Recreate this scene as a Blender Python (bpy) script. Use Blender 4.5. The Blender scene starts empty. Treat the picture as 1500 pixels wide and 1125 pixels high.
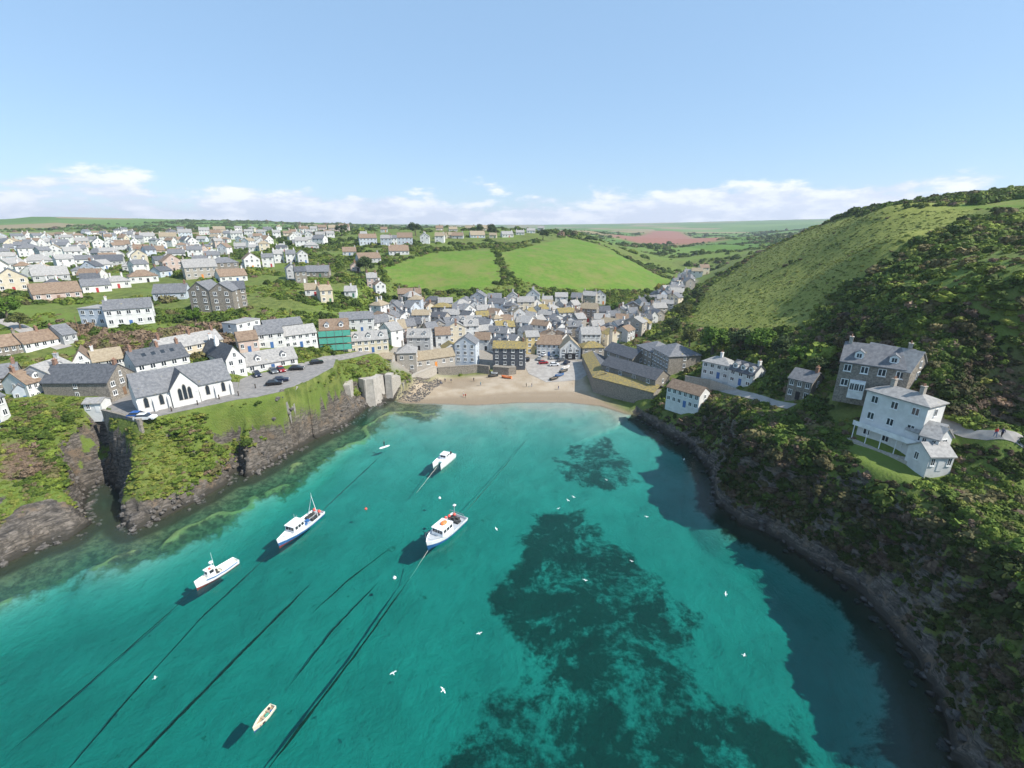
import bpy, bmesh, math, random
import numpy as np
from mathutils import Vector, Matrix
random.seed(7); RNG = np.random.default_rng(7)
R = math.radians
scene = bpy.context.scene

# ---------------------------------------------------------------- camera
CAM_H, PITCH, FPX = 58.0, R(18.5), 680.0          # drone height (m), downward pitch, focal length in photo pixels
cam_d = bpy.data.cameras.new('camera'); cam = bpy.data.objects.new('camera', cam_d)
scene.collection.objects.link(cam); scene.camera = cam
cam.location = (0, 0, CAM_H); cam.rotation_euler = (R(90) - PITCH, 0, 0)
cam_d.sensor_width = 36; cam_d.lens = 36 * FPX / 1500; cam_d.clip_start = 0.5; cam_d.clip_end = 20000

# ---------------------------------------------------------------- sky, sun, exposure
SUN_EL, SUN_AZ = R(45), math.atan2(0.94, -0.34)    # azimuth from +Y towards +X: right of and a little behind the camera
world = bpy.data.worlds.new('World'); scene.world = world; world.use_nodes = True
wn, wl = world.node_tree.nodes, world.node_tree.links
wn.clear()
w_out = wn.new('ShaderNodeOutputWorld'); w_bg = wn.new('ShaderNodeBackground'); sky = wn.new('ShaderNodeTexSky')
sky.sky_type = 'NISHITA'; sky.sun_disc = False; sky.sun_elevation = SUN_EL; sky.sun_rotation = SUN_AZ
sky.altitude = 50; sky.air_density = 1.0; sky.dust_density = 0.25; sky.ozone_density = 1.4
w_bg.inputs['Strength'].default_value = 0.13
# a bank of fair-weather cumulus low over the horizon, all the way round
wg = wn.new('ShaderNodeNewGeometry'); wsep = wn.new('ShaderNodeSeparateXYZ')
wneg = wn.new('ShaderNodeVectorMath'); wneg.operation = 'SCALE'; wneg.inputs['Scale'].default_value = -1.0
wl.new(wg.outputs['Incoming'], wneg.inputs[0]); wl.new(wneg.outputs[0], wsep.inputs[0])
wmap = wn.new('ShaderNodeVectorMath'); wmap.operation = 'MULTIPLY'; wmap.inputs[1].default_value = (1, 1, 3.2)
wl.new(wneg.outputs[0], wmap.inputs[0])
def wnoise(scale, detail, rough):
    n = wn.new('ShaderNodeTexNoise'); n.inputs['Scale'].default_value = scale; n.inputs['Detail'].default_value = detail
    n.inputs['Roughness'].default_value = rough; wl.new(wmap.outputs[0], n.inputs['Vector']); return n.outputs['Fac']
def wmath(op, a, b=None, clamp=False):
    m = wn.new('ShaderNodeMath'); m.operation = op; m.use_clamp = clamp
    for i, v in enumerate((a, b)):
        if v is None: continue
        if isinstance(v, (int, float)): m.inputs[i].default_value = v
        else: wl.new(v, m.inputs[i])
    return m.outputs[0]
def wrange(v, a, b, c=0.0, d=1.0):
    m = wn.new('ShaderNodeMapRange'); m.interpolation_type = 'SMOOTHSTEP'
    wl.new(v, m.inputs[0])
    for i, x in enumerate((a, b, c, d)): m.inputs[i + 1].default_value = x
    return m.outputs[0]
big = wnoise(3.5, 3, .5); mid = wnoise(11, 7, .62)
elev = wsep.outputs['Z']
top = wmath('ADD', wmath('MULTIPLY', wrange(big, .3, .7), .060), .042)          # ragged upper edge of the bank
dens = wmath('ADD', mid, wmath('MULTIPLY', wmath('SUBTRACT', top, elev), 6.5))
mask = wmath('MULTIPLY', wrange(dens, .54, .74), wrange(elev, -.02, .02))
mask = wmath('MULTIPLY', mask, wrange(elev, .085, .118, 1.0, 0.0))
mask = wmath('MULTIPLY', mask, .80)
w_mix = wn.new('ShaderNodeMix'); w_mix.data_type = 'RGBA'
ccol = wn.new('ShaderNodeMix'); ccol.data_type = 'RGBA'
wl.new(wrange(mid, .42, .64), ccol.inputs['Factor'])
ccol.inputs['A'].default_value = (4.1, 4.35, 5.2, 1); ccol.inputs['B'].default_value = (6.0, 6.0, 6.4, 1)
wl.new(mask, w_mix.inputs['Factor'])
air = wn.new('ShaderNodeMix'); air.data_type = 'RGBA'; air.inputs['Factor'].default_value = .64      # thin even veil of bright air over the Nishita sky
wl.new(sky.outputs[0], air.inputs['A']); air.inputs['B'].default_value = (1.85, 3.05, 4.6, 1); wl.new(air.outputs['Result'], w_mix.inputs['A']); wl.new(ccol.outputs['Result'], w_mix.inputs['B'])
wl.new(w_mix.outputs['Result'], w_bg.inputs['Color']); wl.new(w_bg.outputs[0], w_out.inputs['Surface'])

sun_d = bpy.data.lights.new('sun', 'SUN'); sun_d.energy = 4.3; sun_d.angle = R(0.53); sun_d.color = (1.0, .955, .88)
sun = bpy.data.objects.new('sun', sun_d); scene.collection.objects.link(sun)
sdir = Vector((math.sin(SUN_AZ) * math.cos(SUN_EL), math.cos(SUN_AZ) * math.cos(SUN_EL), math.sin(SUN_EL)))
sun.rotation_euler = sdir.to_track_quat('Z', 'Y').to_euler(); sun.location = (60, -40, 150)
vs = scene.view_settings; vs.view_transform = 'Standard'; vs.look = 'None'; vs.exposure = 0.62; vs.gamma = 1.0; vs.use_curve_mapping = False
scene.cycles.max_bounces = 6; scene.cycles.transparent_max_bounces = 12; scene.cycles.volume_bounces = 0
scene.cycles.caustics_reflective = False; scene.cycles.caustics_refractive = False

# ---------------------------------------------------------------- helpers: survey the place from the photograph's view
SP, CP = math.sin(PITCH), math.cos(PITCH)
def ray(px, py):
    u, v = (px - 750) / FPX, (py - 562.5) / FPX
    return np.array((u, CP - v * SP, -SP - v * CP))
def at_z(px, py, z):
    d = ray(px, py); t = (z - CAM_H) / d[2]; return np.array((d[0] * t, d[1] * t, z))
def at_t(px, py, t):
    d = ray(px, py); return np.array((d[0] * t, d[1] * t, CAM_H + d[2] * t))

# ---------------------------------------------------------------- numpy noise
def _hash(ix, iy, s):
    h = (ix.astype(np.int64) * 374761393 + iy.astype(np.int64) * 668265263 + s * 1442695041) & 0x7fffffff
    h = (h ^ (h >> 13)) * 1274126177 & 0x7fffffff
    return ((h ^ (h >> 16)) & 0xffff) / 65535.0
def vnoise(x, y, s=0):
    ix, iy = np.floor(x), np.floor(y); fx, fy = x - ix, y - iy
    fx = fx * fx * fx * (fx * (fx * 6 - 15) + 10); fy = fy * fy * fy * (fy * (fy * 6 - 15) + 10)
    a, b, c, d = _hash(ix, iy, s), _hash(ix + 1, iy, s), _hash(ix, iy + 1, s), _hash(ix + 1, iy + 1, s)
    return (a + (b - a) * fx) * (1 - fy) + (c + (d - c) * fx) * fy
def fbm(x, y, o=4, s=0, g=.5):
    r, a, n = 0, 1., 0
    for i in range(o):
        r = r + a * vnoise(x * 2 ** i + 17.3 * i, y * 2 ** i - 9.1 * i, s + i); n += a; a *= g
    return r / n
def smooth(a, b, x):
    t = np.clip((x - a) / (b - a), 0, 1); return t * t * (3 - 2 * t)

# ---------------------------------------------------------------- land heights: surveyed points (px, py, z) or (px, py, -distance)
LAND = [(20,600,18),(20,560,20),(20,500,25),(20,450,30),(20,400,36),(20,365,-400),(20,350,-600),(20,338,-900),(20,327,-1400),
 (150,560,19.5),(150,500,24),(150,470,26.5),(150,440,29),(150,400,34),(150,370,-400),(150,350,-560),(150,340,-750),(150,323,-1300),
 (340,580,17),(215,607,17),(300,540,20),(300,500,23.5),(300,470,26),(300,440,29),(300,400,34),(300,370,-380),(300,350,-520),(300,340,-700),(300,325,-1300),
 (440,548,17),(360,568,17),(450,515,18.5),(450,490,21),(450,460,24.5),(450,430,29),(450,400,34),(450,370,-360),(450,350,-480),(450,339,-650),(450,331,-1200),
 (520,520,15),(520,490,17.5),(520,460,21),(520,430,27),(520,400,33),(520,375,-350),(520,355,-430),(520,341,-520),
 (565,525,12.5),(545,535,12.5),(600,520,9),(600,490,12),(600,460,16),(600,430,22.5),(600,400,31),(600,375,-340),(600,355,-420),(600,338,-520),
 (640,540,3),(620,556,2),(700,530,3.2),(700,500,8),(700,470,12.5),(700,445,17.5),(700,430,22),(700,400,30.5),(700,375,-345),(700,355,-430),(700,340,-520),(700,333,-600),
 (700,570,1.2),(780,570,1.2),(800,545,2.2),(800,525,3),(800,500,6),(800,470,10),(800,445,15),(800,430,20),(800,400,29),(800,375,-360),(800,350,-470),(800,337,-560),
 (845,340,-560),(900,500,6),(900,470,9),(900,445,13),(900,425,18.5),(900,400,-345),(900,375,-410),(900,362,-470),(850,570,1.4),
 (940,385,-460),(985,410,-385),(930,358,-760),(960,352,-1250),(960,338,-1750),(860,338,-1200),(1060,345,-1500),(1060,340,-2200),
 (980,470,9.5),(960,445,12),(985,425,15),(1005,410,16),(1030,397,19),(1000,385,-560),(1060,370,-660),(1000,368,-850),(1110,352,-1200),(1150,341,-2000),
 (1040,520,15.5),(1020,470,17.5),(1100,500,23.5),(1100,450,27.5),(1100,400,-255),(1100,378,-330),(1180,450,32.5),(1180,400,-205),(1180,340,-350),(1200,480,30.5),
 (1040,415,-330),(1300,430,-120),(1300,350,-150),(1300,303,-205),(1250,311,-280),(1400,298,-195),(1500,288,-185),(1500,350,-130),(1500,450,-88),(1400,430,-100),
 (1400,520,-86),(1500,560,-76),(1290,578,26),(1370,575,28),(1175,582,19.5),(1080,552,15),(1000,592,8.5),(940,545,8),(1000,552,9.5),(900,540,5),
 (1130,650,16),(1200,650,16.8),(1253,640,18.2),(1338,672,18.2),(1300,690,17.8),(1400,690,18),(1450,634,21),(1500,642,21.4),(1340,700,17.6),(1420,668,19),(1400,740,17.6),(1500,800,17.6),(1500,700,18.8),(1500,880,16),
 (60,640,13.5),(30,720,6.5),(100,700,8),(140,620,16),(240,650,12.5),(300,615,15.5),(400,590,15.5),(470,560,14.5),(500,545,13)]
XYZ = [(-170,70,20),(-250,80,28),(-400,150,38),(-700,300,48),(90,30,30),(120,0,40),(200,50,62),(330,150,80),(110,60,40),(100,-80,40),(250,-200,60),
 (600,500,90),(420,300,82),(330,420,60),(900,1200,85),(-900,700,58),(-1500,1500,90),(1500,600,100),(2000,2500,110),(0,3200,60),(-2500,3000,95),(-2500,300,70),
 (0,2600,58),(700,2600,62),(-900,1800,84),(300,700,34),(420,1000,40),(220,560,30),(64,20,13),(68,5,14),(66.5,61,17.4),(64.5,70,17.6),(61,79,17.6),(55,89,16.6),(54,98,15.5),(57,107,15.2),(63,47,16),(65,34,15)]
pts = np.array([at_z(a, b, c) if c >= 0 else at_t(a, b, -c) for a, b, c in LAND] + [np.array(p, float) for p in XYZ])
def _phi(d2): return np.sqrt(d2 + 64.0)
_A = _phi(((pts[:, None, :2] - pts[None, :, :2]) ** 2).sum(-1)) + np.eye(len(pts)) * -.4
_W = np.linalg.solve(_A, pts[:, 2] - 30)
def land(x, y):
    r = np.full(x.shape, 30.0)
    for (a, b, _), w in zip(pts, _W): r += w * np.sqrt((x - a) ** 2 + (y - b) ** 2 + 64.0)
    return r

# coastline at the waterline (photo pixel, rise per metre inland); then beyond the picture in metres
COAST = [(0,828,.75),(60,800,.75),(100,790,.8),(128,768,1.4),(119,746,3.0),(128,716,3.6),(160,705,3.8),(181,724,3.8),(180,766,2.8),(195,776,1.3),(240,757,1.3),(300,727,1.4),
 (332,707,1.8),(335,696,2.6),(349,688,2.6),(362,698,2.0),(376,692,1.0),(420,666,1.0),(455,646,1.1),(500,625,1.2),(530,603,1.6),(538,596,3),(552,593,3),(566,586,3),(578,586,.5),
 (592,590,.10),(640,591,.085),(700,593,.085),(760,589,.085),(830,589,.085),(880,594,.085),(915,605,.12),(936,610,.9),(960,625,1.2),(985,641,1.4),(1015,656,1.7),(1040,690,2.1),
 (1050,735,2.3),(1085,765,2.2),(1143,790,2.1),(1200,828,2.1),(1262,868,2.1),(1344,962,2.1),(1388,1062,2.0),(1396,1110,2.0)]
coast = [tuple(at_z(a, b, 0)[:2]) + (k,) for a, b, k in COAST]
coast = [(-2600,420,.8),(-700,120,.8),(-300,50,.8),(-180,62,.8),(-125,57,.7)] + coast + [(56,24,1.8),(60,0,2),(78,-45,2),(125,-150,2),(320,-420,2),(2600,-900,2)]
sea_poly = np.array([(a, b) for a, b, _ in coast] + [(2600,-2600),(-2600,-2600)])
def inside(poly, x, y):
    r = np.zeros(x.shape, bool); n = len(poly); j = n - 1
    for i in range(n):
        xi, yi = poly[i]; xj, yj = poly[j]
        if yi != yj:
            r ^= ((yi > y) != (yj > y)) & (x < (xj - xi) * (y - yi) / (yj - yi) + xi)
        j = i
    return r
def coast_dist(x, y):
    best = np.full(x.shape, 1e9); kk = np.ones(x.shape)
    for (ax, ay, ak), (bx, by, bk) in zip(coast[:-1], coast[1:]):
        dx, dy = bx - ax, by - ay
        t = np.clip(((x - ax) * dx + (y - ay) * dy) / (dx * dx + dy * dy), 0, 1)
        d = np.hypot(x - ax - t * dx, y - ay - t * dy)
        m = d < best; best = np.where(m, d, best); kk = np.where(m, ak + (bk - ak) * t, kk)
    return np.where(inside(sea_poly, x, y), -best, best), kk
# levelled ground: (centre pixel, z, half sizes, blend)
def height(x, y, detail=False):
    x = np.asarray(x, float); y = np.asarray(y, float)
    d, k = coast_dist(x, y)
    L = land(x, y)
    rocky = smooth(.4, .9, k)
    if detail:
        near = smooth(260, 120, np.hypot(x, y))
        d2 = d + rocky * near * ((fbm(x / 7, y / 7, 4, 3) - .5) * 5.0 + (fbm(x / 2.2 + y / 5, y / 2.2, 3, 9) - .5) * 1.6) * smooth(-.5, 2.5, np.abs(d))
        d2 = np.where(d > 0, np.maximum(d2, .05), d)
        L = L + (fbm(x / 60, y / 60, 4, 20) - .5) * 3.0 * smooth(250, 600, np.hypot(x, y))
    else: d2 = d
    # cliff: steep foot, ledge, then upper slope
    dd = np.maximum(d2, 0); west = smooth(20, 0, x) * smooth(2.3, 1.7, k)
    cw = 4.2 * (1 - np.exp(-k * dd / 3.6)) + .98 * dd                     # rocky foot, then a steep grassy bank
    ce = k * dd
    c = np.where(k > .45, (cw * west + ce * (1 - west)) + .55 * np.sin(np.clip(ce, 0, 30) * .62) * rocky, k * dd + .012 * dd * dd)
    zl = -np.log(np.exp(-np.clip(np.maximum(L, .2), 0, 400) / 1.6) + np.exp(-np.clip(c, 0, 400) / 1.6)) * 1.6
    zl = np.where(c > 60, np.maximum(L, .2), np.maximum(zl, .02 + np.minimum(c, 1) * .3))
    o = -d
    open_ = np.interp(y, [-60, 0, 40, 80, 125, 152, 170], [8, 7, 6.2, 4.8, 2.2, .3, .1])
    left = smooth(-20, -40, x) * smooth(150, 120, y)
    prof = np.where(k > .4, np.where(left > .5, .25 + .13 * np.minimum(o, 14) + .35 * np.maximum(o - 11, 0), .4 + .5 * o), .02 + .075 * o)
    zs = -np.minimum(prof, open_)
    if detail: zs = zs + np.minimum(.25 * o, 1) * (fbm(x / 6, y / 6, 3, 31) - .5) * .7 * smooth(.3, 1.5, o)
    return np.where(d > 0, zl, np.minimum(zs, -.02))
def hgt(x, y): return float(height(np.array([x]), np.array([y]))[0])
_ts = np.concatenate([np.arange(40, 260, 1.0), np.arange(260, 700, 3.0), np.arange(700, 3000, 20.0)])
def hit(px, py):
    d = ray(px, py); z = CAM_H + d[2] * _ts; h = height(d[0] * _ts, d[1] * _ts)
    i = np.argmax(z < h)
    if z[i] >= h[i]: i = len(_ts) - 1
    if i == 0: i = 1
    a, b = z[i - 1] - h[i - 1], z[i] - h[i]
    t = _ts[i - 1] + (_ts[i] - _ts[i - 1]) * a / (a - b + 1e-9)
    return np.array((d[0] * t, d[1] * t, CAM_H + d[2] * t)), t

# ---------------------------------------------------------------- materials
MATS = {}
class NT:
    def __init__(s, name):
        s.m = bpy.data.materials.new(name); s.m.use_nodes = True; s.t = s.m.node_tree; s.t.nodes.clear(); MATS[name] = s.m
        s.geo = s.t.nodes.new('ShaderNodeNewGeometry')
    def n(s, typ, **kw):
        o = s.t.nodes.new(typ)
        for k, v in kw.items(): setattr(o, k, v)
        return o
    def put(s, sock, v):
        if isinstance(v, bpy.types.NodeSocket): s.t.links.new(v, sock)
        else: sock.default_value = (tuple(v) + (1,) if isinstance(v, tuple) and len(v) == 3 and sock.type == 'RGBA' else v)
    def noise(s, scale, detail=4, rough=.55, vec=None, dist=0):
        o = s.n('ShaderNodeTexNoise'); o.inputs['Scale'].default_value = scale; o.inputs['Detail'].default_value = detail
        o.inputs['Roughness'].default_value = rough; o.inputs['Distortion'].default_value = dist
        s.put(o.inputs['Vector'], vec if vec is not None else s.geo.outputs['Position']); return o.outputs['Fac']
    def math(s, op, a, b=0.0, clamp=False):
        o = s.n('ShaderNodeMath', operation=op, use_clamp=clamp); s.put(o.inputs[0], a); s.put(o.inputs[1], b); return o.outputs[0]
    def rng(s, v, a, b, c=0.0, d=1.0):
        o = s.n('ShaderNodeMapRange', interpolation_type='SMOOTHSTEP')
        for i, x in enumerate((v, a, b, c, d)): s.put(o.inputs[i], x)
        return o.outputs[0]
    def mix(s, f, a, b, blend='MIX'):
        o = s.n('ShaderNodeMix', data_type='RGBA', blend_type=blend)
        s.put(o.inputs['Factor'], f); s.put(o.inputs['A'], a); s.put(o.inputs['B'], b); return o.outputs['Result']
    def attr(s, name, typ='GEOMETRY'):
        o = s.n('ShaderNodeAttribute', attribute_name=name, attribute_type=typ); return o
    def bsdf(s, col, rough=.8, bump=None, bstr=.5, bdist=.1, spec=.3, **kw):
        p = s.n('ShaderNodeBsdfPrincipled'); s.put(p.inputs['Base Color'], col); s.put(p.inputs['Roughness'], rough)
        p.inputs['Specular IOR Level'].default_value = spec
        for k, v in kw.items(): s.put(p.inputs[k], v)
        if bump is not None:
            b = s.n('ShaderNodeBump'); b.inputs['Strength'].default_value = bstr; b.inputs['Distance'].default_value = bdist
            s.put(b.inputs['Height'], bump); s.t.links.new(b.outputs[0], p.inputs['Normal'])
        return p.outputs[0]
    def out(s, surf=None, vol=None):
        o = s.n('ShaderNodeOutputMaterial')
        if surf is not None: s.t.links.new(surf, o.inputs['Surface'])
        if vol is not None: s.t.links.new(vol, o.inputs['Volume'])
        return s.m
def simple(name, c1, c2=None, scale=1.0, rough=.7, lo=.35, hi=.65, bump=0, spec=.3, stain=None, metal=0):
    t = NT(name); c2 = c2 or tuple(min(1, c * 1.25) for c in c1)
    f = t.noise(scale, 6, .6); col = t.mix(t.rng(f, lo, hi), c1, c2)
    ri = t.n('ShaderNodeObjectInfo').outputs['Random']
    col = t.mix(.28, col, t.mix(ri, (.55, .55, .55), (1, 1, 1)), 'MULTIPLY')
    if stain:
        col = t.mix(t.rng(t.noise(scale * .35, 5, .65), stain[1], stain[1] + .12), col, stain[0])
    return t.out(t.bsdf(col, rough, f if bump else None, bump, .08, spec, Metallic=metal))

# ---------------------------------------------------------------- objects
COL = scene.collection
def tag(o, label=None, cat=None, group=None, kind=None):
    if label: o['label'] = label
    if cat: o['category'] = cat
    if group: o['group'] = group
    if kind: o['kind'] = kind
    return o
def mesh(name, v, f, mats, fm=None, smooth_=False):
    me = bpy.data.meshes.new(name); me.from_pydata([tuple(p) for p in v], [], [tuple(q) for q in f])
    for m in (mats if isinstance(mats, (list, tuple)) else [mats]): me.materials.append(MATS[m] if isinstance(m, str) else m)
    if fm is not None: me.polygons.foreach_set('material_index', fm)
    if smooth_: me.polygons.foreach_set('use_smooth', [True] * len(f))
    me.update(); return me
def link(name, me, parent=None, loc=None, rz=None, scale=None):
    o = bpy.data.objects.new(name, me); COL.objects.link(o); o.parent = parent
    if loc is not None: o.location = tuple(float(c) for c in loc)
    if rz is not None: o.rotation_euler = (0, 0, rz)
    if scale is not None: o.scale = scale
    return o
def empty(name, loc, rz=0):
    o = link(name, None, None, loc, rz); o.empty_display_size = .5; return o
class MB:
    def __init__(s): s.v = []; s.f = []; s.m = []
    def add(s, v, f, m=0):
        b = len(s.v); s.v += [tuple(map(float, p)) for p in v]; s.f += [tuple(i + b for i in q) for q in f]; s.m += [m] * len(f); return s
    def box(s, x0, x1, y0, y1, z0, z1, m=0):
        return s.add([(x0,y0,z0),(x1,y0,z0),(x1,y1,z0),(x0,y1,z0),(x0,y0,z1),(x1,y0,z1),(x1,y1,z1),(x0,y1,z1)],
                     [(3,2,1,0),(4,5,6,7),(0,1,5,4),(1,2,6,5),(2,3,7,6),(3,0,4,7)], m)
    def tube(s, path, rad, n=6, m=0, cap=True):
        path = [Vector(p) for p in path]; rad = rad if isinstance(rad, (list, tuple)) else [rad] * len(path); rings = []
        for i, p in enumerate(path):
            d = (path[min(i + 1, len(path) - 1)] - path[max(i - 1, 0)]).normalized()
            a = d.cross(Vector((0, 0, 1)))
            if a.length < 1e-3: a = Vector((1, 0, 0))
            a.normalize(); b = d.cross(a)
            rings.append([p + (a * math.cos(2 * math.pi * k / n) + b * math.sin(2 * math.pi * k / n)) * rad[i] for k in range(n)])
        v = [q for r in rings for q in r]; f = []
        for i in range(len(rings) - 1):
            for k in range(n):
                f.append((i * n + k, i * n + (k + 1) % n, (i + 1) * n + (k + 1) % n, (i + 1) * n + k))
        if cap: f += [tuple(range(n - 1, -1, -1)), tuple(range((len(rings) - 1) * n, len(rings) * n))]
        return s.add(v, f, m)
    def ball(s, c, r, n=8, m=0, sz=(1, 1, 1)):
        v = [(c[0], c[1], c[2] - r * sz[2])]; k = n // 2
        for i in range(1, k):
            a = -math.pi / 2 + math.pi * i / k
            for j in range(n):
                b = 2 * math.pi * j / n; v.append((c[0] + r * sz[0] * math.cos(a) * math.cos(b), c[1] + r * sz[1] * math.cos(a) * math.sin(b), c[2] + r * sz[2] * math.sin(a)))
        v.append((c[0], c[1], c[2] + r * sz[2])); f = [(0, 1 + (j + 1) % n, 1 + j) for j in range(n)]
        for i in range(k - 2):
            for j in range(n): f.append((1 + i * n + j, 1 + i * n + (j + 1) % n, 1 + (i + 1) * n + (j + 1) % n, 1 + (i + 1) * n + j))
        e = len(v) - 1; f += [(e, 1 + (k - 2) * n + j, 1 + (k - 2) * n + (j + 1) % n) for j in range(n)]
        return s.add(v, f, m)
    def build(s, name, mats, parent=None, loc=None, rz=None, sm=False):
        return link(name, mesh(name, s.v, s.f, mats, s.m, sm), parent, loc, rz)
# ================================================================= GROUND
def axis(lo, f0, f1, hi, step, g):
    a = list(np.arange(f0, f1 + step / 2, step)); s = step; x = a[-1]
    while x < hi: s *= g; x += s; a.append(x)
    s = step; x = a[0]; pre = []
    while x > lo: s *= g; x -= s; pre.append(x)
    return np.array(pre[::-1] + a)
gx = axis(-3200, -128, 120, 3200, .7, 1.05)
gy_near = np.arange(28, 178, .7); ys = list(gy_near); s = .7
while ys[-1] < 4200: s = min(s * 1.012, 3.0) if ys[-1] < 520 else s * 1.05; ys.append(ys[-1] + s)
s = .7; pre = []; y = 28.
while y > -2500: s *= 1.1; y -= s; pre.append(y)
gy = np.array(pre[::-1] + ys)
GX, GY = np.meshgrid(gx, gy); NX, NY = len(gx), len(gy)
GZ = height(GX.ravel(), GY.ravel(), True).reshape(GX.shape)
CD, CK = coast_dist(GX.ravel(), GY.ravel()); CD = CD.reshape(GX.shape); CK = CK.reshape(GX.shape)
# level pads (car park and chapel forecourt, slipway, garden terrace), blended into the slope
def poly_px(p, z=None): return np.array([(at_z(a, b, z) if z is not None else hit(a, b)[0])[:2] for a, b in p])
def poly_dist(poly, x, y):
    best = np.full(x.shape, 1e9); n = len(poly)
    for i in range(n):
        ax, ay = poly[i]; bx, by = poly[(i + 1) % n]; dx, dy = bx - ax, by - ay
        t = np.clip(((x - ax) * dx + (y - ay) * dy) / (dx * dx + dy * dy + 1e-9), 0, 1)
        best = np.minimum(best, np.hypot(x - ax - t * dx, y - ay - t * dy))
    return np.where(inside(poly, x, y), -best, best)
PADS = []
def pad(p, z, blend=3.0):
    global GZ
    poly = poly_px(p, z); PADS.append((poly, z))
    dd = poly_dist(poly, GX.ravel(), GY.ravel()).reshape(GX.shape)
    w = smooth(blend, .3, dd) * (CD > .5); GZ = GZ * (1 - w) + z * w
    return poly
CARPARK = pad([(344,586),(352,556),(372,548),(440,538),(478,528),(492,526),(488,538),(455,556),(420,572),(375,582)], 17.0, 2.5)
FORECOURT = pad([(158,602),(200,618),(222,612),(345,586),(350,560),(330,560),(200,575),(160,580)], 17.0, 1.6)
def zone(p, soft=2.0, z=None):
    return smooth(soft, -soft, poly_dist(poly_px(p, z), GX.ravel(), GY.ravel())).reshape(GX.shape)
z_sand = np.maximum(zone([(570,590),(592,566),(640,550),(720,548),(770,536),(850,534),(868,574),(905,596),(948,616),(800,640),(600,620)], 3), 0) * (GZ < 6)
z_field = np.clip(zone([(550,393),(640,369),(722,366),(735,412),(702,424),(615,425),(575,413)], 3)
                + zone([(730,372),(790,358),(832,347),(900,370),(988,411),(962,426),(880,426),(800,423),(756,408)], 3)
                + zone([(1262,311),(1330,303),(1500,291),(1500,303),(1420,307),(1330,310)], 3), 0, 1)
z_brack = zone([(1006,474),(1042,418),(1100,379),(1188,337),(1260,313),(1430,307),(1365,342),(1292,392),(1222,428),(1182,470),(1110,484),(1050,482)], 4)
z_vill = zone([(572,545),(560,480),(585,455),(690,448),(830,455),(890,460),(955,446),(985,425),(1005,408),(1022,412),(975,462),(915,500),(905,530),(870,545),(770,538),(700,540),(640,550)], 3)
z_plough = zone([(888,346),(980,338),(1066,351),(1012,359),(935,356)], 15)
z_brown = np.clip(zone([(85,472),(180,492),(368,472),(372,490),(275,522),(185,528),(120,505)], 4) + zone([(1365,585),(1400,545),(1500,520),(1500,625),(1410,612)], 3)
                + zone([(0,650),(55,650),(75,690),(20,705),(0,700)], 2), 0, 1)
_wx = (fbm(GX.ravel() / 11, GY.ravel() / 11, 4, 141) - .5) * 11; _wy = (fbm(GX.ravel() / 11, GY.ravel() / 11, 4, 151) - .5) * 11
fl = [smooth(3, -3, poly_dist(poly_px(q, -4.0), GX.ravel() + _wx, GY.ravel() + _wy)).reshape(GX.shape) for q in (
   [(745,800),(800,740),(850,735),(880,770),(935,800),(1000,870),(1005,950),(1060,1015),(1160,1090),(1180,1190),(660,1190),(690,1040),(735,960),(725,860)],
   [(818,700),(835,660),(870,640),(900,655),(925,690),(962,715),(935,728),(880,728),(835,722)])]
z_weed = np.clip(fl[0] * .72 + fl[1] * .68 + zone([(1130,960),(1250,930),(1400,1080),(1400,1190),(1130,1190)], 4, -5.0) * .42, 0, 1)
dpos = -CD
reef = smooth(0, 1, dpos) * smooth(17, 8, dpos + 8 * (fbm(GX.ravel() / 7, GY.ravel() / 7, 3, 191).reshape(GX.shape) - .5)) * smooth(-18, -30, GX) * (GX > -125)
ridge = np.exp(-((dpos - 9.0 - 5.0 * (fbm(GX.ravel() / 9, GY.ravel() / 9, 3, 171).reshape(GX.shape) - .5) * 2) / 1.1) ** 2) * smooth(-18, -30, GX) * smooth(.36, .52, fbm(GX.ravel() / 6, GY.ravel() / 6, 3, 181).reshape(GX.shape))
GZ = np.where(CD < 0, np.minimum(GZ + ridge * .7, -.25 * np.minimum(dpos, 1)), GZ)
darkrock = smooth(7, 1.5, dpos) * (CK > .5)
z_weed = np.clip(z_weed + np.clip(darkrock, 0, 1) * .8 * (GX > 0), 0, 1)
# slope-driven rock on the sea cliffs
gzx = np.gradient(GZ, axis=1) / np.gradient(gx)[None, :]; gzy = np.gradient(GZ, axis=0) / np.gradient(gy)[:, None]
slope = np.hypot(gzx, gzy)
nz = fbm(GX.ravel() / 5, GY.ravel() / 5, 4, 55).reshape(GX.shape)
rockline = np.where(GX < 0, 4.4 + (nz - .5) * 8, 1.7 + (nz - .5) * 3)
z_rock = np.clip(smooth(rockline + 1.2, rockline - .6, GZ) + smooth(2.2, 3.2, slope + (nz - .5) * 2.0) * (GZ < np.where(GX > -78, 9.5, 15.5)) * np.where(GX < 0, .8, 0) + smooth(1.1, 1.9, slope + (nz - .5) * 1.4) * (GX > 20) * .62, 0, 1) * smooth(32, 18, CD) * (CK > .45) * (1 - z_sand)
def hrow(*a): return np.stack([q.ravel() for q in a] + [np.ones(GX.size)], 1).astype(np.float32)
ATT = {'zone_a': hrow(z_sand, z_field, z_brack), 'zone_b': hrow(z_vill, z_plough, z_brown), 'zone_c': hrow(z_weed, z_rock, np.clip(reef, 0, 1)), 'zone_d': hrow(np.clip(ridge, 0, 1), smooth(6, 1, np.abs(CD)) * (CK > .45), CD * 0)}
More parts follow.
